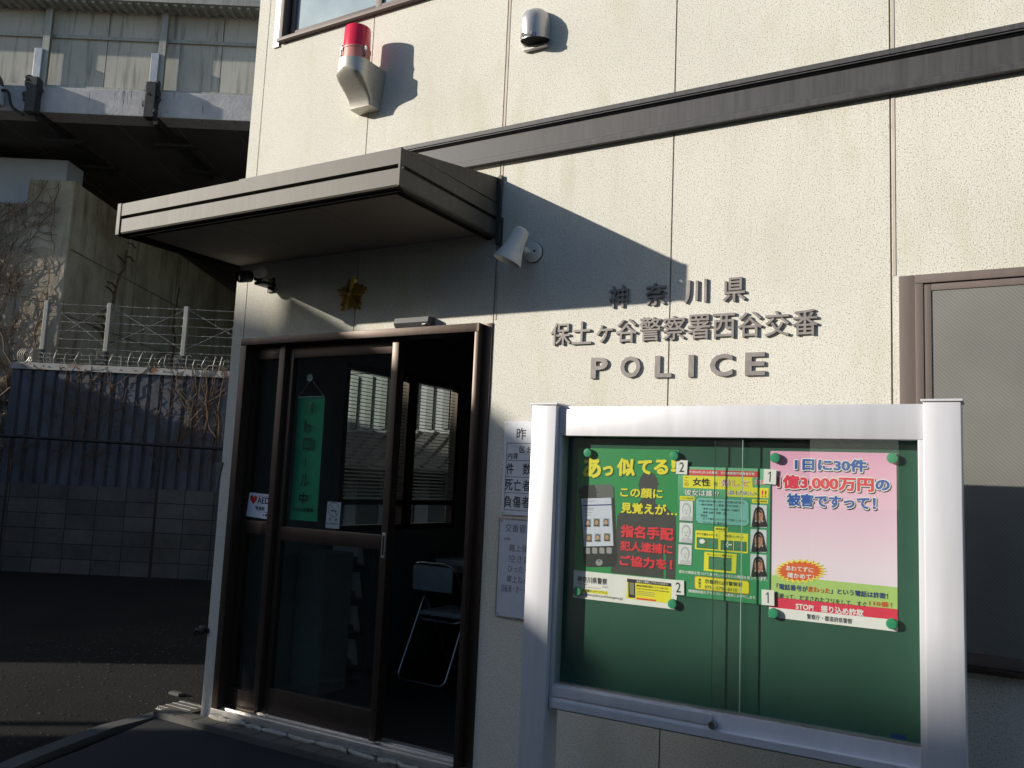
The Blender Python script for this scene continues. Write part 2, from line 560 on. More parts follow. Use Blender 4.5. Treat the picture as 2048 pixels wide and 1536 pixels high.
MB().box(2.6, 2.7, .1, 3.2, -.03, 2.5).build('partition', M['wall_in'], pb)
g = MB(); g.box(-.04, -.032, .1, LW[0], -.03, 2.5); g.box(-.04, -.032, LW[1], 3.2, -.03, 2.5); g.box(-.04, -.032, LW[0], LW[1], -.03, LW[2]); g.box(-.04, -.032, LW[0], LW[1], LW[3], 2.5)
g.build('wall_lining', M['wall_in'], pb)
MB().box(1.80, 2.6, .1, .108, -.03, 2.5).build('wall_lining', M['wall_in'], pb)
# belt course
g = MB()
prof = [(.0, 3.172), (-.046, 3.172), (-.046, 3.150), (-.040, 3.150), (-.040, 3.143), (-.030, 3.143), (-.030, 3.138), (-.018, 3.132), (-.014, 3.036), (-.024, 3.030),
        (-.024, 3.023), (-.031, 3.023), (-.031, 3.015), (-.036, 3.015), (-.034, 2.995), (.0, 2.995)]
g.prism(prof, -.139, 6.46, 'x')
g.build('belt_course', M['belt'], pb)
# canopy
g = MB()
X0, X1, YF = -.168, 1.766, -.82
def fascia(x0, x1):   # front fascia profile (y,z)
    return [(YF, 2.772), (YF, 2.704), (YF+.020, 2.702), (YF+.020, 2.688), (YF+.003, 2.686), (YF+.003, 2.612), (YF+.008, 2.604), (YF+.03, 2.600), (YF+.03, 2.772)]
g.prism(fascia(0, 0), X0, X1, 'x')
for xs, s in ((X1, -1), (X0, 1)):
    pr = [(xs, 2.772), (xs, 2.704), (xs+s*.020, 2.702), (xs+s*.020, 2.688), (xs+s*.003, 2.686), (xs+s*.003, 2.612), (xs+s*.008, 2.604), (xs+s*.03, 2.600), (xs+s*.03, 2.772)]
    n = len(pr)
    vs = [(a, YF+.0302, b) for a, b in pr]+[(a, -.001, b) for a, b in pr]
    g.add(vs, [list(range(n)), list(range(2*n-1, n-1, -1))]+[(i, i+n, (i+1) % n+n, (i+1) % n) for i in range(n)])
g.build('canopy_fascia', M['canopy'], pb)
g = MB()
g.prism([(YF+.004, 2.774), (-.002, 2.774), (-.002, 2.918)], X0+.004, X1-.004, 'x')
g.build('canopy_roof', M['canopy'], pb)
g = MB()
for a, b in ((X0+.031, .497), (.5, 1.163), (1.166, X1-.031)):
    g.box(a, b, YF+.031, -.002, 2.622, 2.634)
g.build('canopy_soffit', M['soffit'], pb)
g = MB(); g.box(X0+.02, X1-.02, YF+.0305, YF+.055, 2.590, 2.62); g.box(X1-.055, X1-.0305, YF+.056, -.004, 2.590, 2.62); g.box(X0+.0305, X0+.055, YF+.056, -.004, 2.590, 2.62)
g.build('canopy_gap_shade', M['matte_dark'], pb)  # near-black colour paints the shade of the gap at the soffit recess
g = MB(); g.tube([(X1-.003, YF+.02, 2.774), (X1-.0, -.40, 2.776), (X1+.0, -.01, 2.782)], .0035, 6); g.build('roof_fold', M['canopy'], pb)
g = MB()
g.box(X1-.002, X1+.022, -.018, -.003, 2.56, 2.925, bev=.003)
g.box(X1+.020, X1+.034, -.012, -.003, 2.50, 2.70)
g.build('canopy_trim', M['canopy'], pb)
MB().box(X0-.012, X0+.02, YF-.004, YF+.05, 2.598, 2.776, bev=.003).build('canopy_trim', M['canopy'], pb)
MB().box(X1-.008, X1+.004, YF-.004, YF+.01, 2.604, 2.776, bev=.002).build('canopy_trim', M['canopy'], pb)

# door: frame, sidelight, sliding leaf
fr = MB()
fr.box(.004, 1.700, -.05, .06, 2.106, 2.150, bev=.003)          # head
fr.box(-.004, .004, -.012, .06, -.02, 2.150)                      # left flange
fr.box(.0045, .052, -.05, .10, -.02, 2.1055, bev=.003)            # left jamb
fr.box(1.690, 1.714, -.05, .10, -.02, 2.1055, bev=.003)           # right jamb
fr.box(1.700, 1.7135, -.05, .06, 2.1065, 2.150)
fr.box(1.7145, 1.7675, -.008, .06, -.02, 2.153, bev=.002)         # right flange
fr.box(.285, .331, -.004, .08, .012, 2.1055, bev=.003)            # mullion beside sidelight
fr.box(.053, 1.689, .062, .11, 2.115, 2.16)
door = fr.build('door_frame', M['bronze'], pb, 35)
s_ = MB(); s_.box(.0, 1.767, -.052, .075, -.045, -.012, bev=.004); s_.box(.052, 1.69, -.02, -.012, -.0115, -.004); s_.box(.052, 1.69, .03, .036, -.0115, -.003)
s_.build('sill', M['alu_dull'], door, 35)
s_ = MB()
x = .02
while x < 1.75:
    l = random.uniform(.10, .22)
    s_.tube([(x+i*l/4, -.063+random.uniform(-.006, .006), -.052+random.uniform(-.004, .006)) for i in range(5)], [.010, .014, .012, .014, .009], 6)
    x += l+random.uniform(.0, .02)
s_.build('mortar_bead', M['mortar'], door, 60)
MB().box(.053, 1.689, .063, .10, -.012, -.003).build('floor_track', M['alu_dull'], door)
# sidelight
sl = MB()
sl.box(.054, .284, .02, .06, 2.026, 2.105, bev=.003); sl.box(.054, .284, .02, .06, .99, 1.065, bev=.003); sl.box(.054, .284, .02, .06, -.010, .10, bev=.003)
sl.box(.054, .078, .022, .058, .10, 2.026); sl.box(.262, .284, .022, .058, .10, 2.026)
sl = sl.build('sidelight', M['bronze'], pb, 35)
MB().box(.078, .262, .037, .042, 1.065, 2.026).build('pane', M['glass_door'], sl)
MB().box(.078, .262, .037, .042, .10, .99).build('pane', M['glass_door'], sl)
# sliding leaf
ld = MB()
ld.box(.333, 1.166, .030, .066, 2.028, 2.104, bev=.003)
ld.box(.333, 1.166, .030, .066, .966, 1.044, bev=.003)
ld.box(.333, 1.166, .030, .066, .0, .14, bev=.003)
ld.box(.333, .372, .0285, .0675, .0, 2.105, bev=.003)
ld.box(1.112, 1.168, .0285, .0675, .0, 2.105, bev=.004)
ld.box(1.128, 1.172, -.0, .028, .0, 2.105, bev=.003)
ld = ld.build('sliding_door', M['bronze'], pb, 35)
MB().box(.372, 1.112, .046, .051, 1.044, 2.028).build('pane', M['glass_door'], ld)
MB().box(.372, 1.112, .046, .051, .14, .966).build('pane', M['glass_door'], ld)
g = MB(); g.box(1.138, 1.162, -.003, .0, .93, 1.06, bev=.001); g.box(1.1445, 1.1555, -.0052, -.003, .945, 1.045, 1)
g.build('pull_handle', [M['alu_dull'], M['black']], ld)
# left window with blind
lw = MB()
y0, y1, z0, z1 = LW
lw.box(-.10, -.034, y0, y0+.05, z0, z1); lw.box(-.10, -.034, y1-.05, y1, z0, z1); lw.box(-.10, -.034, y0+.05, y1-.05, z0, z0+.045); lw.box(-.10, -.034, y0+.05, y1-.05, z1-.045, z1)
lw.box(-.095, -.036, 1.69, 1.81, z0+.045, z1-.045)
lw.box(-.093, -.038, y0+.05, 1.69, 1.15, 1.19); lw.box(-.093, -.038, 1.81, y1-.05, 1.15, 1.19)
lw = lw.build('side_window', M['bronze'], pb)
g = MB(); g.box(-.075, -.071, y0+.05, 1.69, z0+.045, z1-.045); g.box(-.075, -.071, 1.81, y1-.05, z0+.045, z1-.045)
g.build('pane', M['glass_win'], lw)
g = MB()
z = 1.20
while z < 2.11:
    for ya, yb in ((y0+.055, 1.685), (1.815, y1-.055)):
        g.add([(-.062, ya, z+.0045), (-.040, ya, z-.0045), (-.040, yb, z-.0045), (-.062, yb, z+.0045)], [(0, 1, 2, 3)])
    z += .0265
for y in (1.15, 1.5, 1.95, 2.25): g.box(-.0515, -.0505, y, y+.001, 1.19, 2.11)
g.build('blind', M['slat'], lw, recalc=False)
# right window
x0, x1, z0, z1 = WR
rw = MB()
rw.box(x0-.004, x0+.055, -.012, .08, z0, z1+.004, bev=.003)
rw.box(x0+.0552, x1, -.03, .08, z1-.035, z1, bev=.003)
rw.box(x0+.0552, x0+.085, -.03, .08, z0, z1-.0352, bev=.003)
rw.box(x0+.0855, x0+.112, -.026, .08, z0+.04, z1-.04, bev=.002)
rw.box(x0+.1125, x1, -.026, .08, z1-.066, z1-.04, bev=.002)
rw.box(x0+.0855, x1, -.02, .08, z0, z0+.045, bev=.003)
rw = rw.build('window', M['bronze_matte'], pb, 35)
MB().box(x0+.112, x1-.01, -.0215, -.016, z0+.045, z1-.066).build('insect_screen', M['screen'], rw)
MB().box(x0-.01, x1+.02, -.045, .0, z0-.022, z0-.001, bev=.003).build('sill', M['bronze'], rw)
# upper window
x0, x1, z0, z1 = WU
uw = MB()
uw.box(x0+.048, x1, -.035, .05, z0+.0, z0+.022, bev=.003)
uw.box(x0+.048, x0+.078, -.02, .09, z0+.0222, z1, bev=.002)
uw.box(x0+.13, .83, .03, .06, z0+.032, z0+.085, bev=.002); uw.box(x0+.10, x0+.13, .03, .06, z0+.032, z1)
uw.box(.83, .875, .018, .058, z0+.032, z1, bev=.002)
uw.box(.876, x1, .018, .058, z0+.032, z0+.075, bev=.002)
uw.box(x0+.08, x1, .065, .10, z0+.0222, z0+.05)
uw = uw.build('window', M['bronze_matte'], pb, 35)
MB().box(x0-.002, x0+.0475, -.012, .08, z0-.02, z1, bev=.002).build('jamb_flange', M['steel_hood'], uw)
g = MB(); g.box(x0+.13, .83, .044, .048, z0+.085, z1); g.box(.876, x1, .034, .038, z0+.075, z1)
g.build('pane', M['frosted'], uw)
# porch tiles
g = MB()
g.box(-.33, 2.15, -.165, -.066, gz+.036, -.070)
for i in range(16):
    a = -.325+i*.155
    g.box(a, a+.149, -.158, -.064, -.0699, -.062, 1, bev=.0015)
g.box(-.33, 2.15, -.178, -.1655, gz+.036, -.060, 2, bev=.002)
pz = g.build('porch_step', [M['gap'], M['porch'], M['concrete']], pb)

# ------------------------------------------------------------------ fixtures on the facade
# red beacon
t = thing('beacon_lamp', 'red rotating beacon on a curved stainless bracket below the upper window', 'beacon', (.855, 0, 3.44))
sec = [(3.672, .098, .246), (3.612, .098, .246), (3.606, .0975, .242), (3.590, .096, .234), (3.568, .094, .212), (3.545, .091, .178), (3.520, .087, .142), (3.495, .083, .114), (3.468, .080, .097), (3.440, .078, .088)]
vs = []; fs = []; K = 17
for i, (z, hw, d) in enumerate(sec):
    rr = min(hw, d*.8)
    e = 2/(2+ .35*max(0, i-1)**1.6)
    vs.append((.855-hw, -.001, z))
    for j in range(K-2):
        a = math.pi*j/(K-3)
        ca, sa = math.cos(a), math.sin(a)
        vs.append((.855-hw*math.copysign(abs(ca)**e, ca), -(d-rr)-rr*abs(sa)**e, z))
    vs.append((.855+hw, -.001, z))
n = len(sec)
for i in range(n-1):
    for j in range(K):
        fs.append((i*K+j, i*K+(j+1) % K, (i+1)*K+(j+1) % K, (i+1)*K+j))
fs.append(list(range(K))); fs.append([(n-1)*K+j for j in range(K)])
MB().add(vs, fs).build('bracket', M['steel'], t, 28)
bc = (.855, -.145)
MB().lathe((*bc, 3.6722), (0, 0, 1), [(.0, 0), (.082, 0), (.082, .012), (.079, .014), (.079, .066), (.082, .068), (.082, .078), (.0, .078)], 40).build('lamp_base', M['pink'], t, 35)
MB().lathe((*bc, 3.7505), (0, 0, 1), [(.0, 0), (.079, 0), (.079, .004), (.077, .006), (.0745, .122), (.071, .130), (.062, .134), (.0, .136)], 48).build('lens', M['red_lens'], t, 40)
for a in (R_(240), R_(345)):
    dx, dy = math.cos(a), math.sin(a)
    g = MB(); g.tube([(bc[0]+dx*r, bc[1]+dy*r, z) for r, z in ((.081, 3.69), (.089, 3.70), (.089, 3.74), (.083, 3.758))], .0045, 6)
    g.box(bc[0]+dx*.086-.008, bc[0]+dx*.086+.008, bc[1]+dy*.086-.005, bc[1]+dy*.086+.005, 3.728, 3.748)
    g.build('clip', M['chrome'], t, 40)
# vent hood
t = thing('vent_hood', 'rounded grey ventilation hood high on the stucco wall', 'vent', (1.955, 0, 3.57))
sec = [(3.612, .074, .112), (3.65, .074, .124), (3.69, .074, .126), (3.722, .071, .116), (3.748, .062, .094), (3.767, .046, .066), (3.779, .026, .035), (3.783, .008, .01)]
vs = []; fs = []; K = 19
for z, hw, d in sec:
    for j in range(K):
        a = math.pi*j/(K-1)
        zz = z - (.024*math.sin(a) if z < 3.62 else 0)
        vs.append((1.955-hw*math.cos(a), -.001-d*math.sin(a)**.8, zz))
for i in range(len(sec)-1):
    for j in range(K-1):
        fs.append((i*K+j, i*K+j+1, (i+1)*K+j+1, (i+1)*K+j))
MB().add(vs, fs).build('hood', M['steel_hood'], t, 50, recalc=False)
g = MB()
for i in range(7):
    y = -.016-i*.0165
    hw = .074*math.sqrt(max(0.02, 1-((y)/-.128)**2))
    g.box(1.955-hw*.95, 1.955+hw*.95, y-.0012, y+.0012, 3.596, 3.616)
g.build('louvre', M['darkgrey'], t)
MB().box(1.885, 2.025, -.030, -.001, 3.572, 3.581, bev=.002).build('drip_plate', M['steel_hood'], t)
# spot lamp by the canopy
t = thing('spot_lamp', 'off-white spot lamp with a flared shade on a round wall plate beside the canopy', 'lamp', (1.99, 0, 2.5))
g = MB(); g.lathe((1.985, -.001, 2.497), (0, -1, 0), [(0, 0), (.053, 0), (.053, .003)], 30, 1); g.lathe((1.985, -.004, 2.497), (0, -1, 0), [(.050, 0), (.050, .010), (.044, .016), (0, .018)], 30)
g.lathe((2.0, -.0215, 2.500), (0, -1, 0), [(.006, 0), (.006, .002), (0, .0025)], 10, 1)
g.build('wall_plate', [M['white'], M['black']], t, 40)
g = MB(); g.box(1.952, 1.976, -.075, -.02, 2.488, 2.512, bev=.003); g.box(1.940, 1.960, -.11, -.07, 2.488, 2.512, bev=.003)
g.build('arm', M['white'], t)
top = Vector((1.988, -.125, 2.585)); bot = Vector((1.925, -.155, 2.420)); ax = bot-top; Ln = ax.length
MB().lathe(top, ax, [(0, 0), (.026, .001), (.037, .008), (.040, .02), (.043, Ln*.35), (.048, Ln*.55), (.060, Ln*.78), (.071, Ln*.94), (.072, Ln), (.068, Ln), (.060, Ln*.86)], 36).build('shade', M['white'], t, 40)
MB().lathe(top+ax*.87, ax, [(0, 0), (.06, 0), (.058, .004), (0, .012)], 30).build('bulb', M['frosted'], t, 40)
# security camera under the canopy
t = thing('security_camera', 'dark security camera with a pale swivel ball under the canopy corner', 'camera', (.09, 0, 2.46))
MB().lathe((.105, -.105, 2.515), Vector((-.35, -1, -.25)), [(0, 0), (.034, 0), (.036, .004), (.036, .075), (.031, .083), (.029, .070), (0, .068)], 26).build('body', M['black'], t, 40)
MB().lathe((.19, -.11, 2.53), (0, 0, 1), [(.0001+.036*math.sin(math.pi*i/12), -.036*math.cos(math.pi*i/12)) for i in range(13)], 22).build('swivel_ball', M['white'], t, 60)
g = MB(); g.box(.13, .21, -.10, -.001, 2.462, 2.482, bev=.004); g.box(.15, .20, -.013, -.001, 2.43, 2.52, bev=.004); g.tube([(.12, -.09, 2.50), (.15, -.08, 2.49), (.18, -.09, 2.50)], .010, 8)
g.build('mounting', M['black'], t, 40)
# emblem
cx, cz = .818, 2.370
vs = [(cx, -.030, cz)]; fs = []
nr = 25
for i in range(nr):
    a = 2*math.pi*i/nr + math.pi/2
    k = i % 5
    ro = {0: .110, 1: .092, 2: .074, 3: .074, 4: .092}[k]
    h = math.pi/nr
    for da, r, y in ((-h, ro*.84, -.002), (-h*.6, ro*.99, -.005), (0, ro, -.018), (h*.6, ro*.99, -.005)):
        vs.append((cx+r*math.cos(a+da), y, cz+r*math.sin(a+da)))
tot = nr*4
for i in range(tot): fs.append((0, 1+i, 1+(i+1) % tot))
vs2 = [(q[0], -.0008, q[2]) for q in vs]
k = len(vs)
fs += [(1+i, k+1+i, k+1+(i+1) % tot, 1+(i+1) % tot) for i in range(tot)]
em = tag(MB().add(vs+vs2, fs).build('sunburst_emblem', M['gold'], None), 'small gold sunburst emblem with radiating facets above the entrance', 'emblem')
MB().lathe((cx, -.026, cz), (0, -1, 0), [(.0145, 0), (.0145, .004), (.0125, .011), (.008, .016), (0, .0185)], 20).build('boss', M['gold'], em, 50)
# door sensor
g = MB(); g.prism([(-.0, 2.203), (-.058, 2.200), (-.066, 2.172), (-.052, 2.1515), (-.0, 2.1515)], 1.178, 1.402, 'x')
sn = tag(g.build('door_sensor', M['darkgrey'], None, 30), 'grey automatic-door sensor box on top of the door frame', 'sensor')
MB().box(1.365, 1.387, -.0645, -.060, 2.158, 2.162).build('indicator_strip', M['white'], sn)
# coat of lettering
def lettering(chars, h, zc, off, label, d=-.012):
    t = thing('raised_lettering', label, 'lettering', (sum(c[1] for c in chars)/len(chars), 0, zc-h/2), 'bronze lettering on the facade')
    for ch, x, z, w_ in chars:
        MB().glyphs(ch, x-w_/2, x+w_/2, z-h/2 if ch != 'ヶ' else z-.045, z+h/2 if ch != 'ヶ' else z+.040, d, -.001, off).build('letter', M['letter'], t)
lettering([('神', 2.455, 2.238, .096), ('奈', 2.638, 2.236, .103), ('川', 2.824, 2.235, .104), ('県', 2.998, 2.230, .100)], .106, 2.235, .012,
          'top row of bronze characters, four spaced out ones half in the canopy shadow')
lettering([('保', 2.158, 2.076, .107), ('土', 2.271, 2.076, .102), ('ヶ', 2.388, 2.068, .085), ('谷', 2.499, 2.074, .105), ('警', 2.615, 2.076, .106), ('察', 2.729, 2.075, .106),
           ('署', 2.842, 2.074, .104), ('西', 2.955, 2.072, .098), ('谷', 3.068, 2.072, .106), ('交', 3.182, 2.069, .104), ('番', 3.296, 2.068, .104)], .110, 2.07, .009,
          'middle row of eleven bronze characters, the longest line of the sign')
lettering([('P', 2.368, 1.904, .086), ('O', 2.524, 1.904, .098), ('L', 2.682, 1.901, .079), ('I', 2.812, 1.90, .025), ('C', 2.946, 1.899, .100), ('E', 3.092, 1.90, .085)], .099, 1.90, .026,
          'bottom row of wide spaced bronze capitals reading POLICE')

# white signs on the wall, partly behind the notice board
WHT = ink(228, 230, 236); BLK = ink(28, 32, 44); GRY = ink(120, 126, 140)
s1 = tag(MB().box(1.868, 2.42, -.011, -.001, 1.198, 1.652, bev=.002).build('wall_sign', ink(222, 224, 230), None), 'white table sign with large black characters behind the left board post', 'sign', 'white signs beside the door')
g = MB(); yk = -.0117
def ln(g, x0, x1, z0, z1, y=yk, mi=0): g.add([(x0, y, z0), (x1, y, z0), (x1, y, z1), (x0, y, z1)], [(0, 1, 2, 3)], mi)
for z in (1.546, 1.462, 1.382, 1.305, 1.222): ln(g, 1.886, 2.40, z-.0012, z+.0012)
ln(g, 1.886, 1.8885, 1.222, 1.546); ln(g, 2.12, 2.122, 1.222, 1.546)
g.add([(1.887, yk, 1.546), (1.889, yk, 1.546), (2.121, yk, 1.464), (2.119, yk, 1.463)], [(0, 1, 2, 3)])
for b, x, z, w_, h in (('昨', 1.965, 1.592, .052, .058), ('日', 2.045, 1.592, .04, .056), ('区', 1.974, 1.515, .030, .030), ('分', 2.016, 1.515, .030, .030), ('内', 1.907, 1.484, .026, .030), ('容', 1.938, 1.484, .028, .030),
                       ('件', 1.910, 1.421, .042, .055), ('数', 2.005, 1.421, .046, .055), ('死', 1.907, 1.343, .044, .054), ('亡', 1.956, 1.343, .042, .052), ('者', 2.006, 1.343, .044, .054),
                       ('負', 1.906, 1.263, .042, .056), ('傷', 1.956, 1.263, .044, .056), ('者', 2.006, 1.263, .044, .056)):
    g.glyphs(b, x-w_/2, x+w_/2, z-h/2, z+h/2, yk, None, .012)
g.build('lettering', BLK, s1, recalc=False)
for x, z in ((1.877, 1.642), (1.877, 1.208)): MB().lathe((x, -.0112, z), (0, -1, 0), [(.004, 0), (.004, .0015), (0, .002)], 10).build('screw', M['brass_knob'], s1)
s2 = tag(MB().box(1.862, 2.42, -.010, -.001, .715, 1.180, bev=.002).build('wall_sign', ink(205, 209, 220), None), 'white sign with faded grey characters below the table sign', 'sign', 'white signs beside the door')
g = MB(); yk = -.0107
for b, x, z, w_, h in (('交番管内', 1.965, 1.137, .150, .040), ('路上強盗', 1.985, 1.043, .135, .034), ('空き巣', 1.978, .992, .118, .036), ('ひったくり', 1.985, .944, .140, .032), ('車上ねらい', 1.985, .896, .150, .034),
                       ('自転車・オートバイ盗', 1.983, .850, .200, .036)):
    g.glyphs(b, x-w_/2+.008, x+w_/2+.008, z-h/2, z+h/2, yk, None, .006)
g.glyphs('昨晩', 1.896, 1.928, 1.076, 1.090, yk, None, .004)
g.build('lettering', GRY, s2, recalc=False)
g = MB()
g.box(1.8615, 1.866, -.013, -.001, .7145, 1.1805); g.box(1.866, 2.42, -.013, -.001, .7145, .719); g.box(1.866, 2.42, -.013, -.001, 1.176, 1.1805)
g.build('rim', M['hsteel'], s2)
for x, z in ((1.876, 1.166), (1.876, .728)): MB().lathe((x, -.0102, z), (0, -1, 0), [(.004, 0), (.004, .0015), (0, .002)], 10).build('screw', M['brass_knob'], s2)

# ------------------------------------------------------------------ notice board
nb = thing('notice_board', 'aluminium notice board on two square posts with a green backing and sliding glass', 'notice board', (3.13, -.58, gz))
for x0, x1 in ((2.376, 2.4835), (3.7865, 3.893)):
    p_ = MB().box(x0, x1, -.65, -.54, gz+.002, 1.664, bev=.004).build('post', M['alu'], nb, 40)
    MB().box(x0-.006, x1+.006, -.656, -.534, 1.6642, 1.672, bev=.002).build('post_cap', M['alu'], p_)
cs = MB()
YL, YB = -.622, -.50
cs.box(2.4845, 3.7855, YL, YB, 1.545, 1.660, bev=.003)                    # header
cs.box(2.4845, 2.496, YL, YB, .50, 1.5448, bev=.002); cs.box(3.768, 3.7855, YL, YB, .50, 1.5448, bev=.002)
cs.prism([(YL, .545), (YL-.010, .540), (YL-.010, .515), (YL+.02, .502), (YB, .502), (YB, .598), (YL+.008, .598), (YL+.003, .552)], 2.4965, 3.7675, 'x')
cs.box(2.4965, 3.7675, -.512, YB, .5982, 1.5448)
case = cs.build('case', M['alu'], nb, 30)
MB().box(2.4965, 3.7675, -.558, -.5125, .5983, 1.5447).build('backing_board', M['felt'], nb)
g = MB(); g.box(2.4965, 3.7675, -.609, -.588, .5983, .606)
g.build('track', M['alu_dull'], nb)
def pane(x0, x1, y):
    p_ = MB().box(x0, x1, y, y+.004, .607, 1.5445).build('glass_pane', M['glass_case'], nb)
    return p_
pane(2.498, 3.205, -.604); pane(3.105, 3.766, -.594)
g = MB(); g.lathe((3.123, -.626, .560), (0, -1, 0), [(0, 0), (.015, 0), (.015, .012), (.012, .016), (.006, .016), (.005, .012), (0, .012)], 20)
g.build('lock', M['brass_knob'], nb, 40)
g = MB(); g.box(3.2052, 3.2072, -.6045, -.5995, .607, 1.5445); g.build('glass_edge', M['edge'], nb)
g = MB(); g.box(3.1030, 3.1048, -.5945, -.5895, .607, 1.5445); g.build('glass_edge', M['felt'], nb)
g = MB(); g.box(2.498, 3.118, -.6275, -.6225, .556, .592, bev=.001)
g.build('slide_rail', M['alu'], nb)
g = MB(); ln(g, 3.682, 3.726, .613, .626, -.6048); tag(g.build('maker_label', ink(30, 60, 120), nb, recalc=False))

# ------------------------------------------------------------------ posters
class Design:
    """maps drawing units of one poster to its rectangle on the board"""
    def __init__(s, tl, tr, br, bl, rect, y0):
        s.c = (tl, tr, br, bl); s.r = rect; s.y = y0
    def uv(s, x, y):
        tl, tr, br, bl = s.c
        v = .5; u = .5
        for _ in range(6):
            xl = tl[0]+(bl[0]-tl[0])*v; xr = tr[0]+(br[0]-tr[0])*v
            u = (x-xl)/(xr-xl)
            yt = tl[1]+(tr[1]-tl[1])*u; yb = bl[1]+(br[1]-bl[1])*u
            v = (y-yt)/(yb-yt)
        return u, v
    def w(s, u, v):
        x0, x1, z0, z1 = s.r
        return x0+u*(x1-x0), z1-v*(z1-z0)
    def Y(s, k): return s.y-.0005*k
    def poly(s, mb, pts, k, mi=0):
        q = [s.w(*s.uv(*p)) for p in pts]
        mb.add([(a, s.Y(k), b) for a, b in q], [list(range(len(q)))], mi)
    def rect(s, mb, x0, y0, x1, y1, k, mi=0):
        u0, v0 = s.uv(x0, y0); u1, _ = s.uv(x1, y0); _, v1 = s.uv(x0, y1)
        q = [s.w(u0, v0), s.w(u1, v0), s.w(u1, v1), s.w(u0, v1)]
        mb.add([(a, s.Y(k), b) for a, b in q], [(0, 1, 2, 3)], mi)
    def rrect(s, mb, x0, y0, x1, y1, rad, k, mi=0):
        pts = []
        for cx, cy, a in ((x1-rad, y0+rad, -90), (x1-rad, y1-rad, 0), (x0+rad, y1-rad, 90), (x0+rad, y0+rad, 180)):
            for i in range(6):
                t = R_(a+18*i); pts.append((cx+rad*math.cos(t), cy+rad*math.sin(t)))
        u0, v0 = s.uv(x0, y0)
        s.poly(mb, [(x, y + (x-x0)*s.slope(x0, (y0+y1)/2)) for x, y in pts], k, mi)
    def slope(s, x, y):
        u, v = s.uv(x, y)
        tl, tr, br, bl = s.c
        f = lambda uu: (tl[1]*(1-v)+bl[1]*v)*(1-uu)+(tr[1]*(1-v)+br[1]*v)*uu
        gx = lambda uu: (tl[0]*(1-v)+bl[0]*v)*(1-uu)+(tr[0]*(1-v)+br[0]*v)*uu
        return (f(1)-f(0))/(gx(1)-gx(0))
    def ell(s, mb, cx, cy, rx, ry, k, mi=0, a0=0, a1=360, n=22):
        pts = [(cx+rx*math.cos(R_(a0+(a1-a0)*i/n)), cy+ry*math.sin(R_(a0+(a1-a0)*i/n))) for i in range(n if a1-a0 == 360 else n+1)]
        s.poly(mb, pts, k, mi)
    def text(s, mb, body, x0, x1, y0, y1, k, off=.0, mi=0, space=1.):
        """y0,y1: top and bottom at the left end, drawing units"""
        u0, v0 = s.uv(x0, y0); _, v1 = s.uv(x0, y1)
        u1, _ = s.uv(x1, y0+(x1-x0)*s.slope(x0, y0))
        mb.glyphs(body, u0, u1, v1, v0, s.Y(k), None, off, mi, mapf=s.w, space=space)
def face(D, mb, x0, y0, x1, y1, k, mi):
    """small head-and-shoulders portrait; mi = (bg, hair, skin, cloth, line)"""
    w_, h = x1-x0, y1-y0; cx = (x0+x1)/2
    bgc, hair, skin, cloth, line = mi
    sl = D.slope(x0, (y0+y1)/2)
    dy = sl*w_/2
    D.rect(mb, x0, y0, x1, y1, k, bgc)
    cy = y0+dy
    D.ell(mb, cx, cy+h*.42, w_*.34, h*.34, k+1, hair)
    D.poly(mb, [(cx-w_*.44, cy+h*.985), (cx-w_*.36, cy+h*.80), (cx-w_*.12, cy+h*.72), (cx+w_*.12, cy+h*.72), (cx+w_*.36, cy+h*.80), (cx+w_*.44, cy+h*.985)], k+1.4, cloth)
    D.ell(mb, cx, cy+h*.49, w_*.27, h*.29, k+2, skin)
    D.rect(mb, cx-w_*.09, cy+h*.68, cx+w_*.09, cy+h*.80, k+1.8, skin)
    for sx in (-1, 1): D.ell(mb, cx+sx*w_*.10, cy+h*.46, w_*.035, h*.018, k+3, line, n=8)
    D.ell(mb, cx, cy+h*.63, w_*.07, h*.016, k+3, line, n=8)
    D.poly(mb, [(cx-w_*.02, cy+h*.56), (cx+w_*.03, cy+h*.56), (cx+.0, cy+h*.50)], k+3, line)
BY = -.5585
# --- green poster with telephone
D1 = Design((160, 150), (985, 165), (965, 1493), (105, 1388), (2.542, 2.957, .920, 1.501), BY-.0006)
G1, WH, YL_, RD, SIL = ink(28, 140, 72), ink(236, 232, 226), ink(238, 222, 40), ink(226, 48, 58), ink(62, 62, 58)
g = MB(); D1.poly(g, [(160, 150), (985, 165), (965, 1493), (105, 1388)], 0)
p1 = tag(g.build('poster', G1, None, recalc=False), 'green poster with a dark silhouette and a black telephone, yellow heading', 'poster', 'posters in the notice board')
g = MB(); D1.poly(g, [(112, 1165), (985, 1255), (965, 1493), (105, 1388)], 1); D1.poly(g, [(400, 1120), (560, 1230), (112, 1168), (118, 1130)], .6, 1)
g.build('footer_strip', [WH, G1], p1, recalc=False)
g = MB()
sil = [(432, 1190), (470, 960), (490, 720), (560, 650), (660, 620), (690, 580), (668, 470), (672, 420), (700, 365), (740, 345), (790, 365), (815, 410), (818, 470), (800, 560), (800, 620), (890, 655), (960, 730), (965, 900), (960, 1246)]
D1.poly(g, sil, 1.0)
D1.poly(g, [(662, 470), (830, 460), (826, 440), (668, 448)], 1.2)
D1.poly(g, [(868, 1010), (885, 1010), (888, 1240), (870, 1238)], 1.6, 1)
g.build('silhouette', [SIL, G1], p1, recalc=False)
g = MB()
for body, x0, x1, a, b in (('あ', 205, 360, 226, 400), ('っ', 372, 458, 300, 385), ('似', 492, 640, 236, 385), ('て', 660, 775, 250, 370), ('る', 790, 905, 245, 372), ('！', 925, 965, 240, 352)):
    D1.text(g, body, x0+6, x1+6, a+7, b+7, 2, .05, 1); D1.text(g, body, x0, x1, a, b, 3, .045)
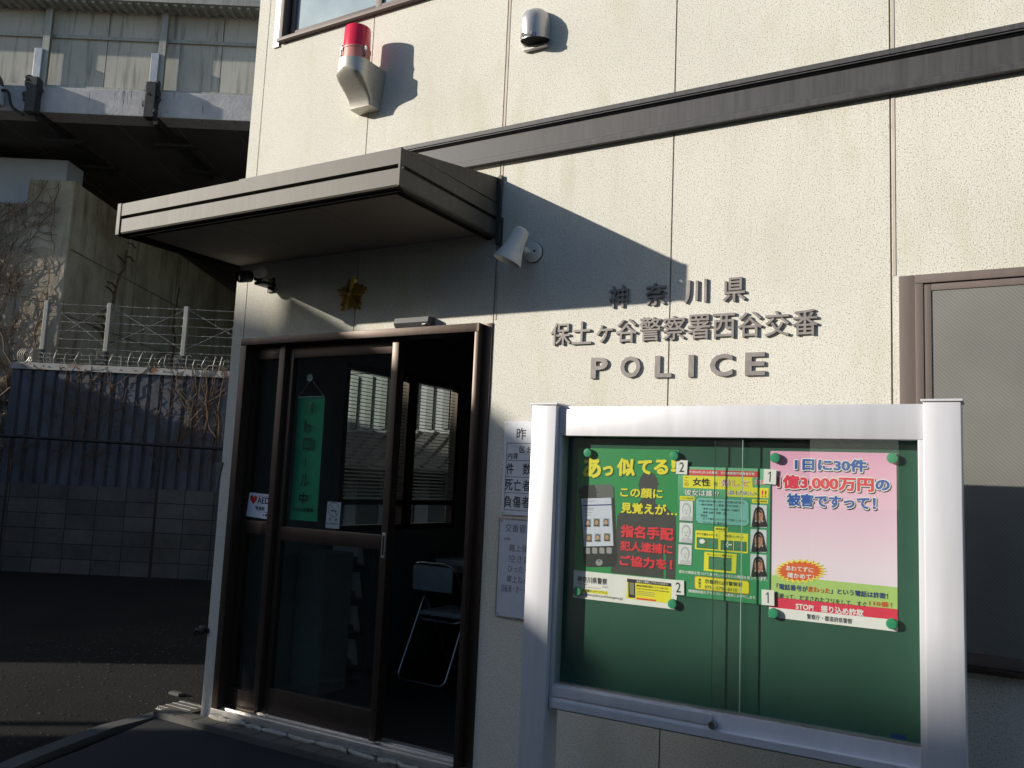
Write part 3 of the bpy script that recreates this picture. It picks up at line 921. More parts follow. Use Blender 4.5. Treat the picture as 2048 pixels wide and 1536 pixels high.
g.build('yellow_heading', [YL_, ink(60, 90, 40)], p1, recalc=False); g = MB()
for body, x0, x1, a, b in (('この顔に', 518, 860, 478, 562), ('見覚えが…', 522, 975, 605, 695)):
    D1.text(g, body, x0+4, x1+4, a+5, b+5, 2, .035, 1); D1.text(g, body, x0, x1, a, b, 3, .03)
g.build('question_lettering', [YL_, ink(60, 90, 40)], p1, recalc=False)
g = MB()
for body, x0, x1, a, b in (('指名手配', 522, 948, 792, 895), ('犯人逮捕に', 516, 940, 925, 1005), ('ご協力を！', 512, 940, 1042, 1130)):
    D1.text(g, body, x0+4, x1+4, a+5, b+5, 2, .045, 1); D1.text(g, body, x0, x1, a, b, 3, .04)
g.build('red_heading', [RD, ink(90, 30, 30)], p1, recalc=False)
g = MB()
PH = [ink(34, 36, 34), ink(206, 208, 222), ink(40, 60, 120), ink(150, 150, 148), ink(96, 100, 96)]
pts = [(200, 465), (430, 455), (462, 485), (488, 1105), (460, 1140), (230, 1142), (203, 1115), (160, 500)]
D1.poly(g, pts, 2, 0)
D1.poly(g, [(300, 458), (430, 455), (458, 485), (462, 570), (320, 565)], 2.4, 4)
D1.poly(g, [(182, 575), (440, 568), (458, 968), (205, 972)], 3, 1)
D1.poly(g, [(186, 628), (442, 622), (442, 632), (187, 638)], 3.6, 2)
for i, y in enumerate((596, 654, 668, 690, 712)): D1.poly(g, [(200, y), (300-i*8, y-2), (300-i*8, y+3), (200, y+5)], 3.6, 3)
for i in range(4): D1.rrect(g, 214+i*62, 980, 258+i*62, 1030, 10, 3, 3)
D1.ell(g, 336, 1105, 30, 26, 3, 3); D1.ell(g, 336, 1093, 10, 6, 3.5, 0, n=10); D1.ell(g, 307, 495, 7, 7, 3, 0, n=10); D1.rect(g, 285, 517, 330, 525, 3, 0)
g.build('telephone_picture', PH, p1, recalc=False)
FM = [ink(150, 160, 180), ink(30, 28, 26), ink(206, 160, 130), ink(60, 66, 70), ink(60, 40, 36)]
FM2 = [ink(120, 130, 110), ink(50, 40, 34), ink(196, 150, 116), ink(96, 60, 60), ink(60, 40, 36)]
for i, (x, y) in enumerate(((214, 742), (290, 740), (370, 738), (222, 866), (298, 864), (378, 862))):
    g = MB(); face(D1, g, x, y, x+54, y+66, 4, (0, 1, 2, 3, 4)); g.build('portrait', FM if i % 2 == 0 else FM2, p1, recalc=False)
g = MB()
D1.text(g, '神奈川県警察', 145, 405, 1210, 1262, 2, .02)
D1.text(g, 'http://www.police.pref.kanagawa.jp/', 150, 540, 1345, 1372, 2, .0)
D1.text(g, '指名手配', 150, 230, 1268, 1280, 2, .0)
D1.rect(g, 150, 1296, 350, 1298, 2); D1.rect(g, 362, 1296, 412, 1312, 1.5, 1)
D1.rect(g, 180, 1316, 412, 1344, 1.5, 2); D1.text(g, '手配情報ホームページアドレス', 190, 405, 1318, 1340, 2, .01)
g.build('footer_lettering', [ink(30, 30, 34), ink(190, 190, 190), ink(240, 226, 60)], p1, recalc=False)
g = MB()
D1.poly(g, [(572, 1238), (930, 1278), (928, 1445), (566, 1400)], 2, 0); D1.poly(g, [(572, 1238), (930, 1278), (930, 1306), (572, 1266)], 2.5, 1)
D1.text(g, '携帯から簡単にアクセスできます！', 652, 905, 1252, 1270, 3.2, .012, 2)
D1.text(g, '●神奈川県警察 携帯ホームページはこちら', 650, 905, 1286, 1304, 3.2, .006, 1); D1.text(g, 'http://www.police.pref.kanagawa.jp/', 650, 915, 1312, 1326, 3.2, 0, 1)
for i in range(3): D1.rect(g, 650, 1338+i*14, 800, 1342+i*14, 3, 3)
D1.rect(g, 650, 1393, 810, 1408, 3, 4)
D1.poly(g, [(582, 1250), (638, 1256), (640, 1398), (584, 1392)], 3, 1); D1.poly(g, [(592, 1270), (630, 1274), (632, 1372), (596, 1368)], 3.5, 3)
g.build('access_panel', [ink(240, 226, 40), ink(34, 34, 30), ink(240, 236, 220), ink(130, 130, 110), ink(226, 90, 50)], p1, recalc=False)

# --- green appeal poster in the middle
D2 = Design((85, 148), (945, 186), (915, 1442), (55, 1358), (2.957, 3.294, .9715, 1.440), BY-.0050)
GA, GB = ink(46, 140, 78), ink(96, 178, 128)
mt, t_, p_ = nodes('appeal_poster_print')
v = coords(t_); sp = N(t_, 'ShaderNodeSeparateXYZ'); t_.links.new(v, sp.inputs[0])
t_.links.new(mix(t_, ramp(t_, sp.outputs[2], .32, .47), (.03, .26, .095), (.16, .46, .27)), p_.inputs['Base Color']); p_.inputs['Roughness'].default_value = .45
g = MB(); D2.poly(g, [(85, 148), (945, 186), (915, 1442), (55, 1358)], 0)
p2 = tag(g.build('poster', mt, None, recalc=False), 'green appeal poster with rows of portraits down both sides, between the other two', 'poster', 'posters in the notice board')
Y2 = ink(236, 226, 46); K2 = ink(34, 38, 40); R2 = ink(226, 60, 62); W2 = ink(236, 236, 230)
g = MB()
D2.rrect(g, 182, 178, 848, 232, 12, 1, 0); D2.text(g, '平成26年2月15日発覚、死体遺棄事件被害者手配', 192, 806, 190, 216, 2, .015, 1)
g.build('red_banner', [R2, W2], p2, recalc=False)
g = MB()
D2.poly(g, [(132, 236), (782, 262), (782, 358), (925, 364), (922, 458), (535, 438), (537, 374), (130, 350)], 1, 0)
D2.text(g, 'こ', 145, 185, 252, 290, 2, .01, 1); D2.text(g, 'の', 145, 185, 302, 335, 2, .01, 1)
D2.text(g, '女性', 226, 396, 260, 335, 2, .03, 2); D2.text(g, 'を', 424, 466, 300, 340, 2, .01, 2)
D2.text(g, '帰して', 492, 758, 276, 345, 2, .05, 3); D2.text(g, '帰して', 492, 758, 276, 345, 3, .0, 4)
D2.text(g, '京都', 798, 905, 280, 330, 2, .05, 4); D2.text(g, '京都', 798, 905, 280, 330, 3, .0, 3)
D2.text(g, 'あげたい', 556, 820, 378, 425, 2, .05, 5); D2.text(g, 'あげたい', 556, 820, 378, 425, 3, .0, 4)
D2.text(g, '!!', 862, 906, 384, 448, 2, .02, 3)
g.build('heading_block', [Y2, ink(190, 130, 30), K2, R2, W2, ink(50, 60, 130)], p2, recalc=False)
g = MB(); D2.text(g, '彼女は誰 !?', 148, 474, 366, 425, 2, .055, 1); D2.text(g, '彼女は誰 !?', 148, 474, 366, 425, 3, .012, 0)
g.build('question_lettering', [W2, ink(40, 50, 60)], p2, recalc=False)
g = MB(); D2.rrect(g, 252, 442, 748, 690, 40, 1, 1); D2.rrect(g, 256, 446, 744, 686, 38, 1.6, 0)
for body, x0, x1, a in (('平成15年以前に死亡、京都市伏見区', 280, 708, 466), ('一般民家地下に遺棄された女性', 284, 650, 500), ('身長 145cm位　年齢 30～40歳代', 325, 664, 541), ('頭髪 長髪・茶髪（染）', 322, 545, 575), ('所持品', 300, 362, 604),
                        ('ダイヤ様ネックレス　十字型ペンダント', 320, 722, 634), ('ブレスレット様のもの', 318, 545, 668)):
    D2.text(g, body, x0, x1, a, a+21, 2.4, .004, 2)
g.build('description_box', [ink(120, 186, 176), ink(30, 70, 60), ink(30, 60, 60)], p2, recalc=False)
SK = [ink(226, 226, 226), ink(186, 186, 188), ink(222, 220, 220), ink(200, 200, 202), ink(70, 70, 74)]
for x, y in ((100, 474), (96, 680), (86, 884)):
    g = MB(); D2.rect(g, x-4, y-4, x+132, y+192, 1, 4); face(D2, g, x, y, x+128, y+186, 2, (0, 1, 2, 3, 4)); g.build('sketch_portrait', SK, p2, recalc=False)
LF = [ink(206, 212, 214), ink(26, 24, 26), ink(176, 124, 100), ink(34, 30, 34), ink(60, 36, 36)]
for x, y in ((766, 516), (760, 744), (756, 972)):
    g = MB(); face(D2, g, x, y, x+142, y+208, 2, (0, 1, 2, 3, 4))
    sl = D2.slope(x, y)*71
    D2.poly(g, [(x+22, y+90+sl), (x+36, y+60+sl), (x+34, y+150+sl), (x+26, y+200+sl), (x+2, y+200+sl)], 4.2, 1); D2.poly(g, [(x+120, y+90+sl), (x+106, y+60+sl), (x+108, y+150+sl), (x+116, y+200+sl), (x+140, y+200+sl)], 4.2, 1)
    D2.poly(g, [(x+40, y+82+sl), (x+71, y+40+sl), (x+104, y+82+sl), (x+85, y+72+sl), (x+71, y+66+sl), (x+56, y+72+sl)], 6.2, 1)
    g.build('photo_portrait', LF, p2, recalc=False)
g = MB()
D2.rect(g, 422, 720, 550, 762, 1, 0); D2.text(g, '所持品', 442, 530, 730, 752, 2, .01, 1)
D2.rect(g, 98, 430, 242, 468, 1, 0); D2.text(g, '二次元複顔図', 108, 232, 440, 458, 2, 0, 1); D2.rect(g, 776, 466, 918, 500, 1, 0); D2.text(g, '三次元複顔図', 786, 908, 474, 492, 2, 0, 1)
D2.poly(g, [(250, 755), (472, 765), (465, 945), (243, 930)], 1, 0); D2.poly(g, [(474, 768), (738, 788), (730, 970), (468, 947)], 1, 0); D2.poly(g, [(332, 955), (632, 975), (622, 1155), (326, 1130)], 1, 0)
D2.text(g, 'ダイヤ様ネックレス', 262, 458, 774, 800, 2, .006, 1); D2.text(g, '十字型ペンダント', 515, 700, 796, 820, 2, .006, 1); D2.text(g, 'ブレスレット様のもの', 356, 590, 966, 986, 2, .006, 1)
for x0, y0, x1, y1 in ((262, 818, 358, 918), (362, 826, 460, 926), (486, 846, 600, 936), (608, 854, 722, 944), (374, 996, 584, 1115)):
    D2.rect(g, x0, y0, x1, y1, 2, 1); D2.rect(g, x0+4, y0+4, x1-4, y1-4, 2.6, 2)
D2.ell(g, 312, 858, 26, 22, 3.2, 3); D2.ell(g, 412, 866, 18, 16, 3.2, 4); D2.rect(g, 528, 880, 590, 892, 3.2, 3); D2.rect(g, 544, 860, 556, 912, 3.2, 3); D2.ell(g, 666, 892, 22, 20, 3.2, 4)
D2.ell(g, 478, 1052, 78, 32, 3.2, 4); D2.ell(g, 478, 1052, 72, 27, 3.7, 2)
g.build('belongings_panel', [Y2, ink(40, 60, 40), ink(60, 130, 92), W2, ink(110, 120, 110)], p2, recalc=False)
g = MB()
D2.text(g, '彼女の帰路を見つけてあげたい!! あなたの情報を待っています。', 90, 905, 1122, 1152, 2, .02, 0)
D2.text(g, '情報提供者のプライバシーは厳格にお守りします。', 180, 806, 1302, 1330, 2, .02, 0)
g.build('white_lettering', [W2], p2, recalc=False)
g = MB()
D2.rrect(g, 238, 1176, 742, 1300, 22, 1, 1); D2.rrect(g, 244, 1182, 736, 1294, 18, 1.6, 0)
D2.text(g, '京都府山科警察署', 336, 682, 1206, 1246, 2.4, .016, 2); D2.text(g, '075—575—0110', 336, 634, 1264, 1294, 2.4, .01, 2)
for i, c in enumerate('連絡先'): D2.text(g, c, 276, 300, 1200+i*30, 1226+i*30, 2.4, .01, 2)
g.build('contact_box', [Y2, ink(200, 120, 30), ink(40, 50, 36)], p2, recalc=False)

# --- pink poster (its cartoon figures are left out)
D3 = Design((88, 83), (1080, 105), (1080, 1508), (65, 1395), (3.292, 3.699, .9325, 1.504), BY-.0006)
mt, t_, p_ = nodes('pink_poster_print')
v = coords(t_); sp = N(t_, 'ShaderNodeSeparateXYZ'); t_.links.new(v, sp.inputs[0])
t_.links.new(mix(t_, ramp(t_, sp.outputs[2], .18, .56), (.80, .66, .74), (.76, .36, .53)), p_.inputs['Base Color']); p_.inputs['Roughness'].default_value = .4
g = MB(); D3.poly(g, [(88, 83), (1080, 105), (1080, 1508), (65, 1395)], 0)
p3 = tag(g.build('poster', mt, None, recalc=False), 'pink poster with large blue and red outlined heading and a red strip below', 'poster', 'posters in the notice board')
BL, R3, W3, K3 = ink(44, 88, 168), ink(226, 56, 80), ink(240, 236, 232), ink(66, 40, 56)
g = MB()
def outl(body, x0, x1, a, b, mi, o=.02):
    e = 8
    D3.text(g, body, x0-e+5, x1+e+6, a-e+8, b+e+8, 1, o+.055, 3)
    D3.text(g, body, x0-e, x1+e, a-e, b+e, 2, o+.05, 2)
    D3.text(g, body, x0, x1, a, b, 3, o, mi)
outl('1日に30件', 290, 862, 142, 240, 0, .045)
outl('1億3,000万円', 142, 912, 272, 388, 1, .045); outl('の', 922, 1030, 316, 402, 0, .045)
outl('被害ですって！', 222, 925, 422, 524, 0, .045)
g.build('outlined_heading', [BL, R3, W3, K3], p3, recalc=False)
g = MB()
D3.poly(g, [(80, 1068), (330, 1092), (330, 1260), (78, 1240)], 1); D3.poly(g, [(330, 1092), (1080, 1165), (1080, 1335), (330, 1262)], 1)
g.build('green_band', ink(176, 206, 116), p3, recalc=False)
g = MB(); D3.poly(g, [(76, 1238), (1080, 1335), (1080, 1418), (70, 1320)], 2); D3.text(g, 'STOP!　振り込め詐欺', 290, 826, 1284, 1338, 3, .03, 1)
g.build('red_strip', [R3, W3], p3, recalc=False)
g = MB(); D3.poly(g, [(70, 1320), (1080, 1418), (1080, 1508), (65, 1395)], 2); D3.text(g, '警察庁・都道府県警察', 380, 738, 1372, 1412, 3, .012, 1)
g.build('white_strip', [W3, ink(50, 50, 56)], p3, recalc=False)
g = MB()
pts = []; pts2 = []
for i in range(48):
    a = 2*math.pi*i/48
    k = 1.0 if i % 2 == 0 else .80
    pts.append((325+222*k*math.cos(a), 1040+98*k*math.sin(a))); pts2.append((325+194*k*math.cos(a), 1040+82*k*math.sin(a)))
D3.poly(g, pts, 3, 0); D3.poly(g, pts2, 3.6, 1)
D3.text(g, 'あわてずに', 212, 436, 994, 1034, 4.4, .02, 2); D3.text(g, '確かめて！', 222, 440, 1048, 1090, 4.4, .02, 2)
g.build('starburst', [ink(240, 226, 90), ink(224, 100, 48), W3], p3, recalc=False)
g = MB()
for body, x0, x1, a, mi in (('「電話番号が', 132, 388, 1134, 0), ('変わった', 390, 566, 1156, 1), ('」という電話は詐欺！', 570, 1010, 1170, 0)): D3.text(g, body, x0, x1, a, a+46, 3, .024, mi)
D3.text(g, '見破って、だまされたフリをして、すぐ', 112, 848, 1206, 1246, 3, .012, 2); D3.text(g, '110番！', 868, 1040, 1266, 1306, 3, .02, 1)
g.build('warning_lettering', [ink(46, 66, 120), ink(214, 90, 40), ink(60, 76, 84)], p3, recalc=False)

# tags and magnets
def tagcard(n, x, z, label, rot):
    g = MB(); w_, h = .0215, .026
    c, s = math.cos(rot), math.sin(rot)
    g.xf = lambda q: Vector((x+q.x*c-q.z*s, q.y, z+q.x*s+q.z*c))
    g.add([(-w_, BY-.0105, -h), (w_, BY-.0105, -h), (w_, BY-.0105, h), (-w_, BY-.0105, h), (-w_, BY-.0098, -h), (w_, BY-.0098, -h), (w_, BY-.0098, h), (-w_, BY-.0098, h)],
          [(0, 1, 2, 3), (4, 7, 6, 5), (0, 4, 5, 1), (1, 5, 6, 2), (2, 6, 7, 3), (3, 7, 4, 0)])
    o = tag(g.build('number_tag', ink(234, 232, 226), None), label, 'number tag', 'white number tags on the posters')
    g = MB(); g.xf = lambda q: Vector((x+q.x*c-q.z*s, q.y, z+q.x*s+q.z*c))
    if n == '2': g.glyphs(n, -.009, .009, -.018, .018, BY-.0110, None, .004)
    else:
        ln(g, -.001, .0025, -.018, .018, BY-.0110); g.add([(-.007, BY-.01105, .011), (-.007, BY-.01105, .0085), (.0, BY-.01105, .0135), (.0, BY-.01105, .0178)], [(0, 1, 2, 3)])
    g.build('numeral', ink(40, 40, 44), o, recalc=False)
tagcard('2', 2.972, 1.437, 'white tag numbered 2 between the two green posters at their top', R_(-2))
tagcard('1', 3.293, 1.413, 'white tag numbered 1 between green and pink posters at their top', R_(-2))
tagcard('2', 2.969, 1.001, 'white tag numbered 2 between the two green posters at their bottom', R_(2))
tagcard('1', 3.290, .998, 'white tag numbered 1 between green and pink posters at their bottom', R_(1))
mg = [(2.944, 1.478, 'round green magnet at the top right corner of the silhouette poster'), (3.312, 1.479, 'round green magnet at the top left corner of the pink poster'), (3.688, 1.487, 'round green magnet at the top right corner of the pink poster'),
      (2.565, .947, 'round green magnet at the bottom left corner of the silhouette poster'), (2.949, .941, 'round green magnet at the bottom right corner of the silhouette poster'), (3.310, .948, 'round green magnet at the bottom left corner of the pink poster'),
      (3.683, .957, 'round green magnet at the bottom right corner of the pink poster'), (2.590, 1.482, 'round green magnet at the shaded top left corner of the silhouette poster')]
for x, z, lb in mg:
    tag(MB().lathe((x, BY-.006, z), (0, -1, 0), [(0, -.0), (.0165, 0), (.0175, .003), (.0175, .010), (.0155, .014), (.010, .0148), (0, .015)], 26).build('magnet', M['magnet'], None, 40), lb, 'magnet', 'green magnets on the board')

# ------------------------------------------------------------------ door stickers and banner
g = MB(); yk = .0345
st = [(.088, 1.228), (.256, 1.222), (.250, 1.080), (.080, 1.085)]
ad = MB().add([(.088, yk, 1.228), (.266, yk, 1.222), (.262, yk, 1.078), (.079, yk-.004, 1.088)], [(0, 1, 2, 3)])
ad = tag(ad.build('sticker', ink(226, 230, 240), None, recalc=False), 'white sticker with a red heart and the letters AED on the narrow side glass', 'sticker', 'stickers on the door glass')
g = MB()
hp = []
for i in range(30):
    a = 2*math.pi*i/30
    hp.append((16*math.sin(a)**3, 13*math.cos(a)-5*math.cos(2*a)-2*math.cos(3*a)-math.cos(4*a)))
g.add([(.126+q[0]*.0018, yk-.0009, 1.188+q[1]*.0020) for q in hp], [list(range(30))[::-1]], 1)
g.add([(.128, yk-.0014, 1.188), (.133, yk-.0014, 1.190), (.146, yk-.0014, 1.214), (.138, yk-.0014, 1.206)], [(0, 1, 2, 3)], 2)
yk -= .0009
g.glyphs('AED', .158, .256, 1.166, 1.204, yk, None, .02); g.glyphs('設置施設', .118, .224, 1.126, 1.150, yk, None, .02)
g.glyphs('自動体外式除細動器', .172, .250, 1.208, 1.213, yk, None, .0)
for x in (.100, .152, .216): ln(g, x, x+.030, 1.116, 1.119, yk)
g.glyphs('♥', .108, .122, 1.094, 1.108, yk, None, 0); ln(g, .166, .170, 1.092, 1.108, yk); ln(g, .212, .226, 1.099, 1.103, yk); ln(g, .217, .221, 1.094, 1.108, yk); ln(g, .232, .246, 1.094, 1.108, yk)
g.build('print', [ink(26, 44, 90), ink(214, 30, 36), ink(230, 200, 60)], ad, recalc=False)
yk = .0436
ns = MB(); ns.add([(.700, yk, 1.203), (.800, yk, 1.203), (.797, yk, 1.057), (.697, yk, 1.057)], [(0, 1, 2, 3)])
ns = tag(ns.build('sticker', ink(176, 186, 190), None, recalc=False), 'pale no-smoking sticker low on the sliding door glass', 'sticker', 'stickers on the door glass')
g = MB(); yk -= .0008
for i in range(40):
    a, b = 2*math.pi*i/40, 2*math.pi*(i+1)/40
    g.add([(.749+r*math.cos(q), yk, 1.161+r*math.sin(q)) for r, q in ((.038, a), (.041, a), (.041, b), (.038, b))], [(0, 1, 2, 3)])
ln(g, .726, .755, 1.150, 1.157, yk); ln(g, .758, .772, 1.150, 1.157, yk)
g.add([(.723, yk, 1.188), (.726, yk, 1.190), (.776, yk, 1.134), (.773, yk, 1.132)], [(0, 1, 2, 3)])
g.glyphs('禁　煙', .718, .780, 1.098, 1.114, yk, None, .01); g.glyphs('NO SMOKING', .706, .790, 1.078, 1.088, yk, None, .01)
g.build('print', ink(40, 60, 70), ns, recalc=False)
bn = thing('hanging_banner', 'green vertical banner with black characters hanging inside the door glass', 'banner', (.48, .075, 1.08))
mt, t_, p_ = nodes('green_banner_cloth'); p_.inputs['Base Color'].default_value = (.008, .40, .19, 1); p_.inputs['Roughness'].default_value = .6
n_ = noise(t_, coords(t_), 5, 3); t_.links.new(mix(t_, ramp(t_, n_, .3, .7), (.006, .36, .17), (.010, .46, .22)), p_.inputs['Base Color'])
g = MB(); vs = []; fs = []
for j in range(13):
    for i in range(7):
        u, v = i/6, j/12
        vs.append((.385+.205*u+.018*v*(u), .076+.006*math.sin(3*v+2*u), 1.800-.715*v))
for j in range(12):
    for i in range(6): fs.append((j*7+i, j*7+i+1, (j+1)*7+i+1, (j+1)*7+i))
g.add(vs, fs); g.build('cloth', mt, bn, 60, recalc=False)
g = MB()
for i, c in enumerate('パトロール中'):
    z = 1.735-i*.105
    if c == 'ー': g.add([(.486, .067, z-.028), (.494, .067, z-.028), (.494, .067, z+.028), (.486, .067, z+.028)], [(0, 1, 2, 3)])
    else: g.glyphs(c, .458, .524, z-.034, z+.034, .067, None, .018)
g.glyphs('神奈川県警察', .415, .575, 1.135, 1.158, .067, None, .01)
g.build('lettering', ink(14, 40, 30), bn, recalc=False)
g = MB(); g.tube([(.388, .076, 1.802), (.487, .066, 1.905), (.588, .076, 1.802)], .0012, 5); g.tube([(.383, .076, 1.801), (.592, .076, 1.801)], .004, 6)
g.build('cord', M['white'], bn); MB().lathe((.487, .052, 1.912), (0, 1, 0), [(.022, 0), (.018, .006), (.008, .012), (.006, .02), (0, .022)], 18).build('suction_cup', M['white'], bn, 50)

# ------------------------------------------------------------------ inside the room
ch = thing('folding_chair', 'steel folding chair with a blue-grey backrest seen from behind inside the doorway', 'chair', (.52, 1.45, -.03))
fz = -.03
def rounded(pts, r=.05, n=5):
    out = [Vector(pts[0])]
    for i in range(1, len(pts)-1):
        p, a, b = Vector(pts[i]), Vector(pts[i-1]), Vector(pts[i+1])
        da, db = (a-p).normalized(), (b-p).normalized()
        for k in range(n+1):
            t = k/n
            out.append((p+da*r)*(1-t)**2+p*2*t*(1-t)+(p+db*r)*t*t)
    out.append(Vector(pts[-1])); return out
g = MB(); g.tube(rounded([(.345, 1.52, .56+fz), (.325, 1.27, .012+fz), (.735, 1.25, .012+fz), (.735, 1.52, .56+fz)], .06), .011, 8)
g.tube(rounded([(.350, 1.46, .42+fz), (.40, 1.43, .40+fz), (.68, 1.43, .40+fz), (.728, 1.46, .42+fz)], .03), .009, 8)
g.build('rear_leg_frame', M['chrome'], ch, 60)
g = MB(); g.tube(rounded([(.375, 1.86, .012+fz), (.36, 1.33, .80+fz), (.715, 1.33, .80+fz), (.705, 1.86, .012+fz)], .07), .011, 8); g.tube([(.375, 1.86, .012+fz), (.705, 1.86, .012+fz)], .011, 8)
g.build('front_leg_frame', M['chrome'], ch, 60)
g = MB(); g.box(.372, .704, 1.325, 1.35, .615+fz, .785+fz, bev=.01); g.build('backrest', M['chair_back'], ch, 40)
g = MB(); g.box(.36, .72, 1.44, 1.82, .43+fz, .46+fz, bev=.012); g.build('seat', M['chair_back'], ch, 40)
dk = thing('desk', 'office desk in the dark room behind the folding chair', 'desk', (.6, 2.3, fz))
MB().box(-.02, 1.3, 1.95, 2.65, .68+fz, .72+fz, bev=.005).build('desktop', M['wood'], dk)
for x in (.02, 1.24): MB().box(x, x+.04, 2.0, 2.6, fz, .68+fz).build('leg_panel', M['darkgrey'], dk)
MB().box(.06, 1.24, 2.55, 2.57, .15+fz, .68+fz).build('back_panel', M['darkgrey'], dk)
tag(MB().box(.05, .36, 2.05, 2.30, .7205+fz, .765+fz, bev=.006).build('document_stack', M['white'], None), 'loose stack of white papers on the left of the desk', 'papers')
cb = thing('storage_cabinet', 'pale green-white storage cabinet against the left wall inside the room', 'cabinet', (.15, 1.0, fz))
MB().box(-.03, .22, .60, .86, fz, .88+fz, bev=.004).build('body', M['cabinet'], cb)
for i in range(3): MB().box(-.02, .21, .592, .5995, .05+i*.27+fz, .29+i*.27+fz, bev=.002).build('drawer_front', M['cabinet'], cb)
rk = thing('leaflet_rack', 'dark leaflet rack with stepped trays beside the cabinet', 'rack', (.3, 1.1, fz))
MB().box(-.03, .25, .98, 1.0, fz, .98+fz).build('back', M['darkgrey'], rk)
for i in range(4):
    g = MB(); g.prism([(.98, .1+i*.22+fz), (.86, .14+i*.22+fz), (.86, .19+i*.22+fz), (.868, .19+i*.22+fz), (.868, .148+i*.22+fz), (.98, .112+i*.22+fz)], -.03, .25, 'x'); g.build('tray', M['darkgrey'], rk)
    g = MB(); g.prism([(.975, .125+i*.22+fz), (.872, .155+i*.22+fz), (.925, .30+i*.22+fz), (.935, .30+i*.22+fz)], .0, .22, 'x'); g.build('leaflets', M['white'], rk)

# ------------------------------------------------------------------ yard and viaduct, built in a frame turned with the railway
TX, TY = math.cos(YAW), math.sin(YAW)
def L(q): return Vector((CAM.x+q.x*TX-q.y*TY, CAM.y+q.x*TY+q.y*TX, q.z))
def LB(): return MB(L)
def uvl(q):
    dx, dy = q.x-CAM.x, q.y-CAM.y
    return (dx*TX+dy*TY, q.z-gz)
# block retaining wall
bw = LB().box(-16, 5, 11.80, 12.4, gz-.1, 1.06).build('block_wall', M['block'], None, uvf=uvl)
tag(bw, 'low retaining wall of grey concrete blocks under the sheet metal fence', 'wall')
# corrugated fence
ft = thing('sheet_fence', 'blue-grey corrugated sheet metal fence with a rusty cap on the block wall', 'fence', L(Vector((-5, 11.8, 1.06))))
g = LB(); prof = []
a = -6.95
while a < 3:
    w1, w2 = .105, .05
    prof += [(a, 11.80), (a+w1, 11.80), (a+w1+.008, 11.838), (a+w1+w2, 11.838)]
    a += w1+w2+.008
vs = []; fs = []
for i, (x, y) in enumerate(prof):
    vs += [(x, y, 1.062), (x, y, 2.63)]
for i in range(len(prof)-1): fs.append((2*i, 2*i+2, 2*i+3, 2*i+1))
g.add(vs, fs); g.build('corrugated_sheet', M['fence'], ft, recalc=False)
LB().box(-6.98, 3, 11.845, 11.87, 1.062, 2.62).build('backing_sheet', M['hsteel_dark'], ft)
g = LB()
for i in range(5): g.box(-6.97+i*1.95, -6.97+i*1.95+1.943, 11.775, 11.90, 2.632, 2.725, bev=.004)
for i in range(40): g.lathe(Vector((-6.85+i*.2, 11.775, 2.68)), (0, -1, 0), [(.009, 0), (.009, .006), (0, .008)], 8)
g.build('cap_rail', M['cap'], ft)
# pipe rail in front of the fence
rl = thing('pipe_rail', 'thin horizontal pipe rail running in front of the corrugated fence', 'rail', L(Vector((-5, 11.6, gz))))
LB().tube([(-9.5, 11.55, 1.705), (-7.0, 11.55, 1.69), (-4, 11.55, 1.645), (-1, 11.55, 1.60)], .022, 8).build('rail', M['hsteel_dark'], rl, 60)
for a in (-6.72, -4.7, -2.6): LB().tube([(a, 11.6, gz), (a, 11.57, 1.68)], .018, 8).build('post', M['hsteel_dark'], rl, 60)
# barbed wire fence
bf = thing('barbed_wire_fence', 'barbed wire strung between pale posts above the corrugated fence', 'fence', L(Vector((-5, 12.05, 2.7))))
PA = [-6.70, -5.80, -4.70, -3.55]
for a in PA:
    g = LB(); g.box(a-.028, a+.028, 12.02, 12.08, 2.80, 3.66, bev=.004); g.build('post', M['hsteel'], bf)
    LB().box(a-.10, a+.03, 11.98, 12.1, 2.70, 2.965+random.uniform(-.02, .02), bev=.012).build('post_footing', M['concrete'], bf)
def wire(p, q, sag=.01, r=.0032, barbs=True):
    p, q = Vector(p), Vector(q); n = 8
    pts = [p.lerp(q, i/n)+Vector((0, 0, -sag*4*(i/n)*(1-i/n)+random.uniform(-.004, .004))) for i in range(n+1)]
    g = LB(); g.tube(pts, r, 4)
    if barbs:
        Ln = (q-p).length; k = int(Ln/.10)
        for i in range(k):
            c = p.lerp(q, (i+.5)/k)+Vector((0, 0, -sag*4*((i+.5)/k)*(1-(i+.5)/k)))
            d1 = Vector((random.uniform(-.6, .6), random.uniform(-.6, .6), 1)).normalized()*.016
            g.tube([c-d1, c+d1], .004, 4)
    return g
segs = [(-9.2, PA[0]), (PA[0], PA[1]), (PA[1], PA[2]), (PA[2], PA[3]), (PA[3], -1.)]
for i in range(6):
    z = 2.99+i*.127
    for s0, s1 in segs[1:4]: wire((s0, 12.05, z), (s1, 12.05, z+random.uniform(-.006, .006)), .006).build('wire', M['wire'], bf)
for s0, s1 in segs[1:4]:
    wire((s0, 12.05, 3.63), (s1, 12.05, 3.03), .0).build('wire', M['wire'], bf); wire((s0, 12.05, 3.03), (s1, 12.05, 3.63), .0).build('wire', M['wire'], bf)
for z in (2.775, 2.83, 2.89):
    for s0, s1 in segs[1:4]: wire((s0, 11.95, z), (s1, 11.95, z), .012).build('wire', M['wire'], bf)
g = LB()
for s0, s1 in segs[1:4]:
    a = s0+.12
    while a < s1-.1:
        h = random.uniform(.14, .2)
        g.tube([(a, 11.95, 2.74), (a-.02+random.uniform(-.03, .03), 11.94, 2.80), (a+random.uniform(-.03, .03), 11.95, 2.74+h), (a+.015, 11.97, 2.74+h+.02), (a+.03, 11.99, 2.74+h-.01)], .0045, 5)
        a += random.uniform(.08, .19)
g.build('wire_hooks', M['wire'], bf, 60)
